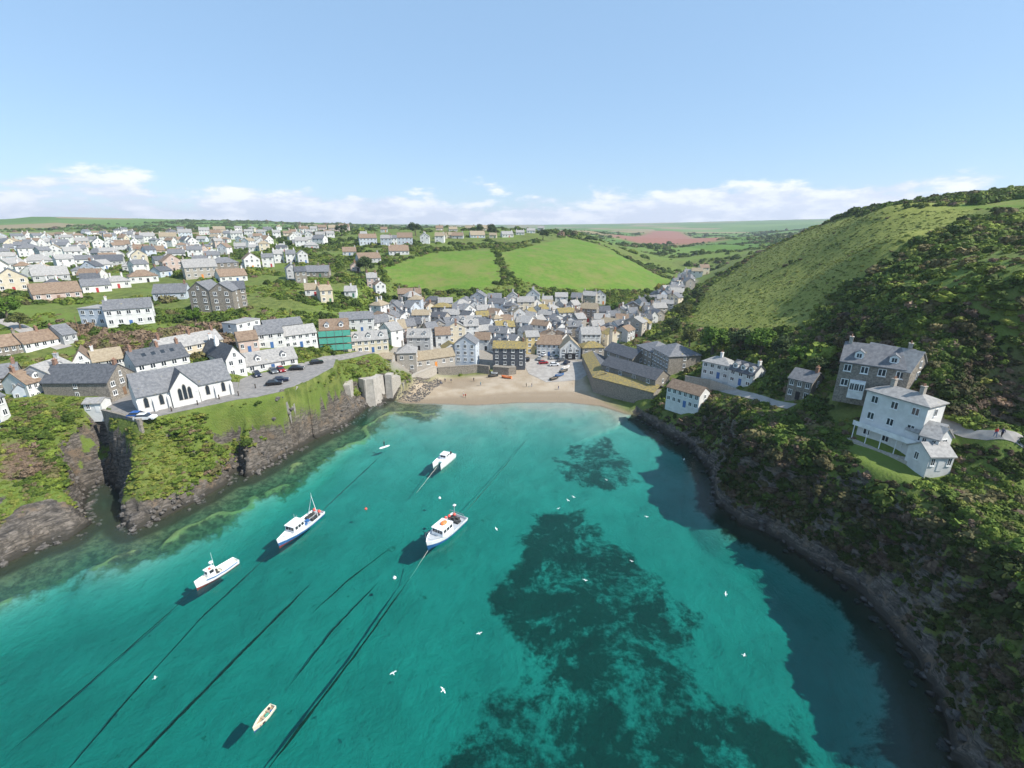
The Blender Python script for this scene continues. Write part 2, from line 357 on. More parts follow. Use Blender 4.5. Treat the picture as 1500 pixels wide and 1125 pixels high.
# horizontal crag displacement on rock (ledges dipping like slate beds)
dispx = (fbm(GX.ravel() / 1.7, GZ.ravel() / 1.1 + GY.ravel() / 3, 3, 71).reshape(GX.shape) - .5) * 2.2 * z_rock * (CD > 0)
dispy = (fbm(GY.ravel() / 1.7, GZ.ravel() / 1.1 + GX.ravel() / 3, 3, 81).reshape(GX.shape) - .5) * 2.2 * z_rock * (CD > 0)
dispz = (fbm((GX + GZ * .8).ravel() / 2.6, (GY * .4).ravel() / 2.6, 4, 91).reshape(GX.shape) - .5) * 3.0 * z_rock * smooth(.2, 1.5, CD)
PV = np.stack([(GX + dispx).ravel(), (GY + dispy).ravel(), np.where(CD > 0, np.maximum(GZ + dispz, .03), GZ).ravel()], 1)
idx = np.arange(NX * NY).reshape(NY, NX)
quads = np.stack([idx[:-1, :-1], idx[:-1, 1:], idx[1:, 1:], idx[1:, :-1]], -1).reshape(-1, 4)
fz = PV[quads, 2].max(1); fs = z_sand.ravel()[quads].mean(1)
cls = np.where(fz <= 0.0, 0, np.where(fs > .5, 1, 2))

t = NT('ground')
za, zb, zc, zd = (t.attr(a) for a in ('zone_a', 'zone_b', 'zone_c', 'zone_d'))
def sep(n): 
    s_ = t.n('ShaderNodeSeparateColor'); t.t.links.new(n.outputs['Color'], s_.inputs[0]); return s_.outputs
A, B_, C_, D_ = sep(za), sep(zb), sep(zc), sep(zd)
zpos = t.n('ShaderNodeSeparateXYZ'); t.t.links.new(t.geo.outputs['Position'], zpos.inputs[0]); Z = zpos.outputs['Z']
n1, n2, n3 = t.noise(.045, 5), t.noise(.35, 6, .65), t.noise(2.2, 5, .65)
soil = t.mix(t.rng(n2, .35, .65), (.075, .105, .024), (.16, .185, .048))
soil = t.mix(t.rng(n1, .4, .65), soil, (.13, .185, .036))
soil = t.mix(t.rng(n3, .58, .75), soil, (.16, .14, .06))
field = t.mix(t.rng(n2, .3, .7), (.09, .18, .018), (.135, .225, .03))
field = t.mix(t.rng(t.noise(.05, 6, .7), .45, .66), field, (.19, .205, .055))
field = t.mix(t.rng(n3, .5, .7), field, (.10, .13, .03))
field = t.mix(t.rng(t.noise(.08, 7, .78), .56, .68), field, (.165, .15, .06))
# farmland beyond the town: patchwork
vor = t.n('ShaderNodeTexVoronoi'); vor.inputs['Scale'].default_value = .0042; t.put(vor.inputs['Vector'], t.geo.outputs['Position'])
vs_ = t.n('ShaderNodeSeparateColor'); t.t.links.new(vor.outputs['Color'], vs_.inputs[0])
farm = t.mix(vs_.outputs[0], (.075, .15, .025), (.14, .22, .05)); farm = t.mix(t.rng(vs_.outputs[1], .72, .78), farm, (.26, .21, .11))
dist = t.n('ShaderNodeVectorMath', operation='LENGTH'); t.t.links.new(t.geo.outputs['Position'], dist.inputs[0])
col = t.mix(t.rng(dist.outputs['Value'], 560, 800), soil, farm)
col = t.mix(A[1], col, field)
brk = t.mix(t.rng(n2, .35, .65), (.19, .215, .045), (.26, .275, .065)); col = t.mix(A[2], col, brk)
col = t.mix(B_[2], col, t.mix(t.rng(n3, .35, .65), (.11, .075, .05), (.20, .145, .10)))
col = t.mix(B_[1], col, t.mix(n2, (.25, .12, .085), (.31, .155, .11)))
col = t.mix(t.math('MULTIPLY', B_[0], t.rng(n2, .2, .45)), col, t.mix(n3, (.22, .20, .175), (.33, .30, .26)))
sandn = t.mix(t.rng(t.noise(.16, 6, .6), .35, .65), (.35, .275, .19), (.44, .365, .275))
sandn = t.mix(t.rng(n3, .62, .72), sandn, (.30, .25, .20))
sand = t.mix(t.rng(Z, .1, .75), (.27, .21, .145), sandn)                     # wet sand by the water's edge
col = t.mix(A[0], col, sand)
# slate: tilted beds
rv = t.n('ShaderNodeMapping'); rv.inputs['Rotation'].default_value = (.5, .35, .6); rv.inputs['Scale'].default_value = (.5, .5, 3.0); t.put(rv.inputs['Vector'], t.geo.outputs['Position'])
beds = t.noise(.9, 7, .7, rv.outputs[0], .6)
rock = t.mix(t.rng(beds, .32, .68), (.035, .032, .030), (.215, .185, .155))
rock = t.mix(t.rng(t.noise(.25, 4), .52, .68), rock, (.17, .125, .085))
rock = t.mix(t.rng(n3, .6, .75), rock, (.10, .105, .05))
rock = t.mix(t.rng(t.noise(1.1, 7, .75), .45, .62), rock, t.mix(beds, (.03, .028, .025), (.11, .095, .075)))
rock = t.mix(t.rng(Z, .3, 1.5, 1.0, 0.0), rock, (.045, .042, .034))          # tide line
rockf = t.math('MULTIPLY', C_[1], 1.0); rockf = t.rng(t.math('ADD', rockf, t.math('MULTIPLY', t.math('SUBTRACT', n3, .5), .9)), .35, .6)
col = t.mix(rockf, col, rock)
# sea bed
bed = t.mix(t.rng(t.noise(.12, 5), .3, .7), (.385, .37, .31), (.46, .44, .37))
wn1 = t.noise(.10, 8, .72, None, .4); wn2 = t.noise(.7, 6, .7)
weedm = t.rng(t.math('ADD', t.math('ADD', C_[0], t.math('MULTIPLY', t.math('SUBTRACT', wn1, .5), 2.3)), t.math('MULTIPLY', t.math('SUBTRACT', wn2, .5), .9)), .42, .80)
bed = t.mix(t.rng(t.noise(.5, 6, .7), .63, .70), bed, (.25, .24, .18))
bed = t.mix(t.math('MULTIPLY', weedm, .93), bed, t.mix(wn2, (.022, .032, .028), (.095, .10, .075)))
reefm = t.rng(t.math('ADD', C_[2], t.math('MULTIPLY', t.math('SUBTRACT', wn2, .5), 1.2)), .35, .75)
bed = t.mix(t.math('MULTIPLY', reefm, .9), bed, t.mix(t.rng(wn2, .4, .62), (.045, .05, .022), (.17, .16, .075)))
bed = t.mix(t.math('MULTIPLY', t.rng(t.math('ADD', D_[0], t.math('MULTIPLY', t.math('SUBTRACT', wn2, .5), 1.6)), .45, .85), .75), bed, (.30, .32, .13))
bed = t.mix(t.rng(t.math('ADD', D_[1], t.math('MULTIPLY', t.math('SUBTRACT', wn2, .5), .8)), .3, .7), bed, (.06, .055, .035))
col = t.mix(t.rng(Z, -.25, .02), bed, col)
hgtb = t.mix(rockf, n3, beds)
t.out(t.bsdf(col, .9, hgtb, .8, .35, .15))

def sub_mesh(name, sel):
    q = quads[sel]; used = np.unique(q); rm = np.full(NX * NY, -1); rm[used] = np.arange(len(used))
    me = bpy.data.meshes.new(name); me.vertices.add(len(used)); me.vertices.foreach_set('co', PV[used].astype(np.float32).ravel())
    me.loops.add(q.size); me.loops.foreach_set('vertex_index', rm[q].astype(np.int32).ravel())
    me.polygons.add(len(q)); me.polygons.foreach_set('loop_start', np.arange(0, q.size, 4, dtype=np.int32))
    me.polygons.foreach_set('use_smooth', np.ones(len(q), bool))
    me.update(calc_edges=True)
    for k, v in ATT.items():
        a = me.attributes.new(k, 'FLOAT_COLOR', 'POINT'); a.data.foreach_set('color', v[used].ravel())
    me.materials.append(MATS['ground']); o = link(name, me); tag(o, kind='structure'); return o
sub_mesh('seabed', cls == 0); sub_mesh('beach', cls == 1); sub_mesh('terrain', cls == 2)
def gz(x, y):                                            # height of the built ground sheet
    i = int(np.clip(np.searchsorted(gx, x) - 1, 0, NX - 2)); j = int(np.clip(np.searchsorted(gy, y) - 1, 0, NY - 2))
    u = (x - gx[i]) / (gx[i + 1] - gx[i]); v = (y - gy[j]) / (gy[j + 1] - gy[j])
    return float((GZ[j, i] * (1 - u) + GZ[j, i + 1] * u) * (1 - v) + (GZ[j + 1, i] * (1 - u) + GZ[j + 1, i + 1] * u) * v)
def gza(x, y):
    i = np.clip(np.searchsorted(gx, x) - 1, 0, NX - 2); j = np.clip(np.searchsorted(gy, y) - 1, 0, NY - 2)
    u = (x - gx[i]) / (gx[i + 1] - gx[i]); v = (y - gy[j]) / (gy[j + 1] - gy[j])
    return (GZ[j, i] * (1 - u) + GZ[j, i + 1] * u) * (1 - v) + (GZ[j + 1, i] * (1 - u) + GZ[j + 1, i + 1] * u) * v
def zat(arr, x, y):
    i = np.clip(np.searchsorted(gx, x) - 1, 0, NX - 1); j = np.clip(np.searchsorted(gy, y) - 1, 0, NY - 1); return arr[j, i]

# ================================================================= WATER
t = NT('sea_water')
fres = t.n('ShaderNodeFresnel'); fres.inputs['IOR'].default_value = 1.33
w1, w2 = t.noise(.35, 6, .65, None, .4), t.noise(1.9, 5, .65)
wave = t.math('ADD', t.math('MULTIPLY', w1, .8), t.math('MULTIPLY', w2, .3))
bp = t.n('ShaderNodeBump'); bp.inputs['Strength'].default_value = .45; bp.inputs['Distance'].default_value = .25; t.put(bp.inputs['Height'], wave)
gl = t.n('ShaderNodeBsdfGlossy'); gl.inputs['Roughness'].default_value = .06; t.t.links.new(bp.outputs[0], gl.inputs['Normal']); t.t.links.new(bp.outputs[0], fres.inputs['Normal'])
tr = t.n('ShaderNodeBsdfTransparent'); tr.inputs['Color'].default_value = (1, 1, 1, 1)
mx = t.n('ShaderNodeMixShader'); t.t.links.new(fres.outputs[0], mx.inputs[0]); t.t.links.new(tr.outputs[0], mx.inputs[1]); t.t.links.new(gl.outputs[0], mx.inputs[2])
va = t.n('ShaderNodeVolumeAbsorption'); va.inputs['Color'].default_value = (0.16, .845, .835, 1); va.inputs['Density'].default_value = .34
t.out(mx.outputs[0], va.outputs[0])
wb = MB(); wb.box(-2600, 2600, -2500, 168, -16, 0)
tag(wb.build('water', ['sea_water']), kind='structure')
# ================================================================= BUILDING MATERIALS
WALL = {'W': ('white', (.64, .63, .60), (.76, .75, .72)), 'C': ('cream', (.60, .52, .38), (.70, .62, .48)), 'S': ('grey stone', (.17, .15, .125), (.36, .32, .265)),
        'G': ('pale grey', (.42, .42, .41), (.55, .55, .54)), 'B': ('pale blue', (.50, .55, .60), (.60, .64, .68)), 'D': ('slate-hung', (.075, .082, .095), (.13, .14, .155)),
        'Y': ('yellow', (.58, .44, .19), (.68, .55, .28)), 'P': ('pinkish', (.50, .38, .32), (.60, .48, .42)), 'L': ('buff stone', (.34, .30, .25), (.50, .46, .40))}
ROOF = {'s': ('grey slate', (.13, .135, .145), (.22, .22, .225)), 'p': ('pale slate', (.26, .25, .24), (.40, .385, .36)), 'b': ('brown', (.19, .13, .09), (.30, .22, .155)),
        'l': ('lichen-yellow', (.16, .145, .10), (.37, .275, .075)), 'd': ('dark slate', (.075, .08, .09), (.135, .14, .15)), 't': ('tan', (.27, .215, .145), (.38, .315, .22))}
for k, (n, a, b) in WALL.items():
    simple('wall_' + k, a, b, 3.0 if k in 'SLD' else .8, .85, .3, .7, .5 if k in 'SL' else .15, .2, (tuple(c * .78 for c in a), .60))
for k, (n, a, b) in ROOF.items():
    simple('roof_' + k, a, b, 1.6, .8, .3, .7, .4, .25, ((.30, .25, .10) if k in 'pts' else tuple(c * .75 for c in a), .63))
simple('frame_white', (.74, .74, .72), rough=.5); simple('wood_dark', (.06, .045, .035), rough=.6); simple('wood_brown', (.20, .12, .07), rough=.7)
simple('brick', (.24, .14, .10), (.33, .20, .14), 3, .85); simple('pot', (.36, .20, .13), rough=.8)
t = NT('glass_pane'); t.out(t.bsdf(t.mix(t.noise(.8, 3), (.012, .016, .022), (.05, .06, .07)), .08, spec=.6))
for n, c in (('door_blue', (.06, .14, .32)), ('door_red', (.40, .05, .05)), ('door_green', (.05, .16, .09)), ('door_orange', (.65, .24, .05)), ('door_white', (.7, .7, .68)), ('door_black', (.02, .02, .022))):
    simple(n, c, rough=.5)

def win_mesh(name, frame, pane):
    b = MB(); e = .09
    if frame:
        for x0, x1, z0, z1 in ((0, 1, 0, e), (0, 1, 1 - e, 1), (0, e, e, 1 - e), (1 - e, 1, e, 1 - e), (.5 - e / 2, .5 + e / 2, e, 1 - e)):
            b.box(x0 - .5, x1 - .5, -.07, .02, z0, z1, 0)
        b.box(-.56, .56, -.14, .02, -.07, 0, 0)
    if pane: b.box(-.5 + e * .5, .5 - e * .5, -.03, .015, e * .5, 1 - e * .5, 1 if frame else 0)
    return mesh(name, b.v, b.f, ['frame_white', 'glass_pane'] if frame and pane else (['frame_white'] if frame else ['glass_pane']), b.m)
WIN_FAR, WIN_FRAME, WIN_PANE = win_mesh('window', 1, 1), win_mesh('window_frame', 1, 0), win_mesh('pane', 0, 1)
_db = MB().box(-.5, .5, -.06, .02, 0, 1)
DOOR = {k: mesh('door', _db.v, _db.f, [k], _db.m) for k in ('door_blue', 'door_red', 'door_green', 'door_orange', 'door_white', 'door_black', 'wood_brown')}
_cb = MB().box(-.45, .45, -.32, .32, -1.5, 1.25, 0).box(-.53, .53, -.40, .40, 1.25, 1.42, 0)
for cx in (-.22, .22): _cb.tube([(cx, 0, 1.4), (cx, 0, 1.85)], [.13, .10], 6, 1)
CHIM = {k: mesh('chimney', _cb.v, _cb.f, [k, 'pot'], _cb.m) for k in ('wall_W', 'wall_S', 'wall_L', 'brick', 'wall_G')}
FOOT = []                                             # footprints, to keep plants out of houses

def gable_wall(L, W, H, rh, ridge, base=-2.5):
    b = MB(); x0, x1 = -L / 2, L / 2
    if ridge == 'x':
        v = [(x0,0,base),(x1,0,base),(x1,W,base),(x0,W,base),(x0,0,H),(x1,0,H),(x1,W,H),(x0,W,H),(x0,W/2,H+rh),(x1,W/2,H+rh)]
        f = [(0,1,5,4),(2,3,7,6),(1,2,6,9,5),(3,0,4,8,7),(4,5,9,8),(6,7,8,9)]
    elif ridge == 'y':
        v = [(x0,0,base),(x1,0,base),(x1,W,base),(x0,W,base),(x0,0,H),(x1,0,H),(x1,W,H),(x0,W,H),(0,0,H+rh),(0,W,H+rh)]
        f = [(0,1,5,8,4),(2,3,7,9,6),(1,2,6,5),(3,0,4,7),(5,6,9,8),(7,4,8,9)]
    else:
        v = [(x0,0,base),(x1,0,base),(x1,W,base),(x0,W,base),(x0,0,H),(x1,0,H),(x1,W,H),(x0,W,H)]
        f = [(0,1,5,4),(2,3,7,6),(1,2,6,5),(3,0,4,7),(4,5,6,7)]
    return b.add(v, f)
def roof_mb(L, W, H, rh, ridge, ov=.32, th=.2):
    b = MB(); e = .015
    def chev(half, z0, zr, a0, a1, swap):             # chevron extruded along the ridge
        s_ = (zr - z0) / half; zo = z0 - ov * s_
        pr = [(-half - ov, zo + e), (0, zr + e), (half + ov, zo + e), (half + ov, zo + e + th), (0, zr + e + th), (-half - ov, zo + e + th)]
        vv = []
        for a in (a0, a1): vv += [((a, p + W / 2, z) if not swap else (p, a, z)) for p, z in pr]
        ff = [(0,1,4,5),(1,2,3,4),(6,11,10,7),(7,10,9,8),(5,4,10,11),(4,3,9,10),(0,6,7,1),(1,7,8,2),(0,5,11,6),(2,8,9,3)]
        if swap: ff = [q[::-1] for q in ff]
        b.add(vv, ff)
    if ridge == 'x': chev(W / 2, H, H + rh, -L / 2 - ov * .6, L / 2 + ov * .6, False)
    elif ridge == 'y': chev(L / 2, H, H + rh, -ov * .6, W + ov * .6, True)
    elif ridge == 'f': b.box(-L / 2 - ov * .5, L / 2 + ov * .5, -ov * .5, W + ov * .5, H + .01, H + .28)
    else:
        x0, x1, y0, y1 = -L / 2 - ov, L / 2 + ov, -ov, W + ov; zb = H - .05
        if L >= W: r0, r1 = (-(L - W) / 2 * .9 - .01, W / 2), ((L - W) / 2 * .9 + .01, W / 2)
        else: r0, r1 = (0, L / 2), (0, W - L / 2)
        v = [(x0,y0,zb),(x1,y0,zb),(x1,y1,zb),(x0,y1,zb),(x0,y0,zb+th),(x1,y0,zb+th),(x1,y1,zb+th),(x0,y1,zb+th),(r0[0],r0[1],H+rh),(r1[0],r1[1],H+rh)]
        f = [(3,2,1,0),(0,1,5,4),(1,2,6,5),(2,3,7,6),(3,0,4,7)]
        f += [(4,5,9,8),(5,6,9),(6,7,8,9),(7,4,8)] if L >= W else [(4,5,8),(5,6,9,8),(6,7,9),(7,4,8,9)]
        b.add(v, f)
    return b
LABELS = {}
def house(loc, yaw, L, W, H, rh, ridge='x', wall='W', roof='s', st=2, nw=3, label=None, cat='house', name='house', ch='', dm=0, door='door_blue', near=False,
          sky_=0, group=None, side=1, winw=None, foot=True, chm=None):
    o = empty(name, loc, yaw); tag(o, label, cat, group)
    w = gable_wall(L, W, H, rh, ridge).build('wall', ['wall_' + wall], o)
    r = roof_mb(L, W, H, rh, ridge).build('roof', ['roof_' + roof], o)
    def window(x, y, z, ww, wh, rz=0, par=o):
        if near:
            q = link('window', WIN_FRAME, par, (x, y, z), rz, (ww, 1, wh)); link('pane', WIN_PANE, q)
        else: link('window', WIN_FAR, par, (x, y, z), rz, (ww, 1, wh))
    sh = H / st; ww = winw or min(1.3, L / (nw + 1) * .68); wh = min(1.5, sh * .56)
    for s_ in range(st):
        for k in range(nw):
            x = (k + .5) / nw * L - L / 2
            if s_ == 0 and door and k == nw // 2:
                link('door', DOOR[door], o, (x, -.012, 0), 0, (.95, 1, 2.0)); continue
            window(x, -.012, s_ * sh + sh * .36, ww, wh)
        if side and W > 4:
            for sx in (1, -1):
                window(sx * (L / 2 + .012), W * .5 + (.2 if ridge == 'x' else 0), s_ * sh + sh * .36, min(.95, W * .2), wh, sx * math.pi / 2)
    if ridge == 'y' and rh > 1.8 and st > 0: window(0, -.012, H + rh * .12, .8, rh * .4)
    cm = CHIM[chm or {'W': 'wall_W', 'S': 'wall_S', 'L': 'wall_L', 'G': 'wall_G'}.get(wall, 'brick')]
    for c in ch:
        fx = {'L': -.46, 'R': .46, 'M': .05, 'A': -.2, 'B': .25}[c]
        if ridge == 'h': fx *= .55
        if ridge == 'y': link('chimney', cm, r, (0, W * (.5 - fx), H + rh - .1), 0)
        else: link('chimney', cm, r, (fx * (L - .8), W / 2, H + rh - .1), math.pi / 2)
    for k in range(dm):
        x = (k + .5) / dm * L - L / 2; sl = rh / (W / 2); zb = H + .22 * rh; y0 = .22 * W / 2 - .05; dw, dh = 1.5, min(1.2, rh * .5)
        d = link('dormer', mesh('dormer', *dormer(dw, dh, sl)), o, (x, y0, zb)); window(0, -.012, .15, .95, dh * .85, 0, d)
    for k in range(sky_):
        x = (k + .5) / sky_ * L * .7 - L * .35; sl = rh / (W / 2); y0 = W * .22
        b = MB(); b.add([(x-.5,y0,H+sl*y0+.24),(x+.5,y0,H+sl*y0+.24),(x+.5,y0+.9,H+sl*(y0+.9)+.24),(x-.5,y0+.9,H+sl*(y0+.9)+.24),(x-.5,y0,H+sl*y0+.05),(x+.5,y0,H+sl*y0+.05),(x+.5,y0+.9,H+sl*(y0+.9)+.05),(x-.5,y0+.9,H+sl*(y0+.9)+.05)],
              [(0,1,2,3),(4,5,1,0),(5,6,2,1),(6,7,3,2),(7,4,0,3)]); b.build('skylight', ['glass_pane'], r)
    if foot:
        c, s_ = math.cos(yaw), math.sin(yaw); FOOT.append((loc[0] - s_ * W / 2, loc[1] + c * W / 2, math.hypot(L, W) / 2, L / 2, W / 2, yaw))
    return o
def dormer(w, h, sl):
    b = MB(); x = w / 2; dep = (h + .1) / sl; rp = .55; dr = (h + rp) / sl
    b.add([(-x,0,-.15),(x,0,-.15),(x,0,h),(-x,0,h),(0,0,h+rp),(-x,dep,h),(x,dep,h)], [(0,1,2,4,3),(1,6,2),(0,3,5)], 0)
    o_ = .14
    b.add([(-x-o_,-o_,h-.1),(0,-o_,h+rp),(x+o_,-o_,h-.1),(-x-o_,dep,h-.1),(0,dr,h+rp),(x+o_,dep,h-.1),(-x-o_,-o_,h),(0,-o_,h+rp+.1),(x+o_,-o_,h),(-x-o_,dep,h),(0,dr,h+rp+.1),(x+o_,dep,h)],
          [(6,7,10,9),(7,8,11,10),(0,1,7,6),(1,2,8,7),(0,6,9,3),(2,5,11,8),(0,3,4,1),(1,4,5,2)], 1)
    return b.v, b.f, ['frame_white', 'roof_s'], b.m
def F(pl, pr, W, H, rh, z=None, dz=0, **kw):           # building with its front foot between two surveyed points
    if z is None: z = hit((pl[0] + pr[0]) / 2, (pl[1] + pr[1]) / 2)[0][2] + dz
    a, b = at_z(*pl, z), at_z(*pr, z); d = b - a; L = float(np.hypot(d[0], d[1])); yaw = math.atan2(d[1], d[0])
    return house(tuple((a + b) / 2), yaw, L, W, H, rh, **kw)
def autolabel(wall, roof, ridge, st, where, cat, ch, door):
    shape = {'x': 'gabled', 'y': 'gable-fronted', 'h': 'hip-roofed', 'f': 'flat-roofed'}[ridge]
    size = {1: 'low', 2: 'two-storey', 3: 'tall'}[st]
    n = {0: 'no chimney', 1: 'one chimney', 2: 'two chimneys'}[len(ch)]; dc = door.replace('door_', '').replace('wood_', '') + ' door'
    return f"{WALL[wall][0]} {size} {shape} {cat}, {ROOF[roof][0]} roof, {n}, {dc}, {where}", f"{cat}s {where}"
def G(px, py, wpx, wall='W', roof='s', ridge='x', dyaw=0, st=2, where='', cat='house', nw=None, ch=None, W=None, label=None, group=None, dm=0, door=True):
    p, tt = hit(px, py); L = float(np.clip(wpx * tt / FPX * .76, 5.5, 15)); yaw = -math.atan2(p[0], p[1]) + R(dyaw)
    if W is None: W = float(np.clip(L * random.uniform(.62, .8), 6.0, 9.5))
    H = 2.75 * st + .3; rh = (min(W, L) if ridge == 'h' else (L if ridge == 'y' else W)) * random.uniform(.34, .42)
    if ch is None: ch = random.choice(['', 'L', 'R', 'LR', 'R', 'M'])
    door = random.choice(list(DOOR))
    if label is None: label, group = autolabel(wall, roof, ridge, st, where, cat, ch, door)
    return house((p[0], p[1], p[2]), yaw, L, W, H, min(rh, 4.0), ridge, wall, roof, st, nw or max(2, min(5, int(L / 2.8))), label, cat, 'house', ch, dm,
                 door, False, 0, group)

# ================================================================= LEFT SHORE: chapel and its neighbours
def chapel():
    a, b = at_z(206, 607, 17), at_z(342, 577, 17); d = b - a; L = float(np.hypot(*d[:2])); yaw = math.atan2(d[1], d[0])
    o = empty('chapel', (a + b) / 2, yaw); W, H, rh = 9.5, 4.3, 4.3
    tag(o, 'whitewashed chapel with tall lancet windows and front gable above the grassy cliff', 'chapel')
    gable_wall(L, W, H, rh, 'x').build('wall', ['wall_W'], o); r = roof_mb(L, W, H, rh, 'x').build('roof', ['roof_s'], o)
    gx_, gw = -L * .03, L * .29
    g = gable_wall(gw, 5.5, H + .2, 3.9, 'y').build('gable_bay', ['wall_W'], o, (gx_, -.9, 0)); roof_mb(gw, 5.5, H + .2, 3.9, 'y', .25).build('gable_roof', ['roof_d'], g)
    def lancet(x, y, z, w, h, par):
        q = MB(); n = 5; pts_ = [(-w / 2, 0), (w / 2, 0)] + [(w / 2 * math.cos(i / n * math.pi / 2) if i < n else 0, h * .72 + h * .28 * math.sin(i / n * math.pi / 2)) for i in range(n + 1)]
        pts_ += [(-x_, z_) for x_, z_ in pts_[-2:1:-1]]
        m_ = len(pts_)
        for sc, y0, mi in ((1.22, -.03, 0), (1.0, -.05, 1)):
            c0 = h * .45; vv = [(px_ * sc, y0, (pz - c0) * (1 + (sc - 1) * .5) + c0) for px_, pz in pts_] + [(px_ * sc, .02, (pz - c0) * (1 + (sc - 1) * .5) + c0) for px_, pz in pts_]
            q.add(vv, [tuple(range(m_))] + [(i, i + m_, (i + 1) % m_ + m_, (i + 1) % m_) for i in range(m_)], mi)
        q.build('lancet_window', ['wall_L', 'glass_pane'], par, (x, y, z))
    for x, h in ((-1.0, 2.9), (0, 3.7), (1.0, 2.9)): lancet(x, 0, 1.6, .75, h, g)
    for fx in (-.42, -.27, .22, .40): lancet(fx * L, 0, 1.3, .8, 2.4, o)
    for fx in (-.495, -.345, -.2, .14, .31, .49):
        MB().box(-.28, .28, -.55, .02, -2, 2.6).add([(-.28,-.55,2.6),(.28,-.55,2.6),(.28,.02,3.4),(-.28,.02,3.4),(-.28,.02,2.6),(.28,.02,2.6)], [(0,1,2,3),(0,3,4),(1,5,2)]).build('buttress', ['wall_W'], o, (fx * L, 0, 0))
    c, s_ = math.cos(yaw), math.sin(yaw); m = (a + b) / 2; FOOT.append((m[0] - s_ * W / 2, m[1] + c * W / 2, 11, L / 2 + 1, W / 2 + 1.5, yaw))
chapel()
h = F((336,556), (363,550), 17, 5.6, 3.6, 17.2, ridge='y', roof='d', nw=2, st=2, ch='L', near=True, door=None, label='tall white gable-ended house with dark slate roof beside the car park', chm='wall_W')
MB().box(-.5, .5, -.5, .5, -.8, .5).add([(-.55,-.55,.5),(.55,-.55,.5),(.55,.55,.5),(-.55,.55,.5),(0,0,2.6)], [(0,1,4),(1,2,4),(2,3,4),(3,0,4)]).build('ventilator', ['frame_white'], h, (-.9, 9, 9.0))
F((363,549), (437,536), 7, 2.7, 3.0, 17.0, roof='p', nw=5, st=1, dm=2, sky_=0, near=True, door='door_blue', label='long low white building with two dormers facing the parked cars')
F((164,586), (203,569), 16, 4.6, 3.4, 17.6, ridge='y', wall='S', roof='d', nw=3, st=2, near=True, door='wood_brown', ch='LR', label='dark slate-roofed stone house behind the chapel forecourt', chm='brick')
F((205,562), (282,545), 8, 5.0, 3.2, 18.6, roof='d', nw=5, st=2, sky_=4, ch='LMR', door=None, chm='brick', label='long dark slate-roofed house with skylights behind the chapel')
F((243,536), (330,517), 7, 4.6, 2.6, 20.5, roof='p', wall='C', nw=6, st=2, ch='LRM', chm='brick', label='pale-roofed terrace below the brown thicket')
F((125,604), (151,603), 3.2, 2.2, .8, None, ridge='x', roof='p', st=1, nw=2, door='door_white', side=0, cat='shed', name='shed', label='small white shed at the head of the rocky gully')
F((0,533), (42,526), 7, 4.8, 2.6, 21.2, wall='S', roof='b', nw=4, st=2, ch='R', label='brown-roofed stone terrace end beside the long white terrace')
F((42,527), (99,516), 7, 4.8, 2.6, 21.2, wall='W', roof='b', nw=5, st=2, ch='RM', chm='brick', label='long white terrace with brown roof on the left shore')
F((99,517), (119,513), 8.5, 5.6, 2.6, 21.4, wall='G', roof='s', nw=2, st=2, ch='', door=None, label='grey rendered house at the end of the white terrace')
F((113,555), (141,551), 8, 4.6, 3.0, 19.2, ridge='y', roof='b', nw=2, st=2, near=True, door='door_black', label='white gable-fronted house with black garage doors')
F((142,552), (186,545), 7, 4.2, 2.5, 19.2, roof='t', nw=3, st=2, ch='L', near=True, door='door_black', label='white house with tan roof beside the black garage doors')
F((-14,585), (37,577), 7, 5.0, 2.6, 17.8, wall='S', roof='s', nw=4, st=2, ch='R', near=True, chm='brick', label='stone cottage with blue-grey slate roof on the left headland')
F((47,590), (87,578), 7.5, 4.8, 2.6, 17.6, wall='W', roof='b', nw=5, st=2, ch='L', dm=1, near=True, chm='brick', label='white cottage with brown roof and many tall windows on the left headland')
F((24,593), (48,590), 4, 3.4, 1.6, 17.4, ridge='y', wall='B', roof='s', nw=2, st=1, near=True, label='small pale blue lean house between the headland cottages')
F((84,577), (122,562), 8, 5.0, 2.4, 18.6, wall='G', roof='p', nw=4, st=2, ch='R', dm=1, near=True, label='pale grey house with pale slate roof and round dormer on the headland')
F((-22,628), (17,611), 6, 5.4, 2.2, 16.8, wall='W', roof='s', nw=3, st=2, near=True, label='white cottage at the brink of the left headland')

# ================================================================= RIGHT SHORE
def white_villa():
    a, b = at_z(1253, 640, 18.2), at_z(1338, 672, 18.2); d = b - a; L = float(np.hypot(*d[:2])); yaw = math.atan2(d[1], d[0])
    o = house(tuple((a + b) / 2), yaw, L, 5.4, 10.0, 1.5, 'h', 'W', 'p', 3, 3, 'tall white three-storey house with veranda on the right-hand cliff', 'house', 'house', 'LR', 0, None, True, chm='wall_L', winw=1.25)
    MB().box(-L / 2 - .3, L / 2 + .3, -1.5, .0, 2.9, 3.08).box(-L / 2 - .3, L / 2 + .3, -1.5, -1.44, 3.08, 3.85).build('balcony', ['frame_white'], o)
    for k in range(5): MB().box(-.06, .06, -.06, .06, 0, 2.9).build('post', ['frame_white'], o, (-L / 2 + .1 + k * (L - .2) / 4, -1.4, 0))
    MB().box(-L / 2 - .6, L / 2 + .6, -2.2, 0, -2, -.02).build('terrace', ['wall_L'], o)
white_villa()
F((1337,676), (1364,684), 6, 5.2, 1.9, 18.3, roof='p', nw=2, st=2, near=True, door='door_blue', label='lower white wing with blue windows beside the tall white house')
F((1362,680), (1384,676), 5, 4.8, 1.7, 18.6, ridge='y', roof='p', nw=1, st=2, near=True, door=None, label='narrow white gable with blue window between wing and porch')
F((1356,690), (1392,690), 4.5, 2.8, 1.5, 18.4, ridge='x', roof='p', nw=3, st=1, near=True, door='door_white', label='single-storey white annexe at the garden gate')
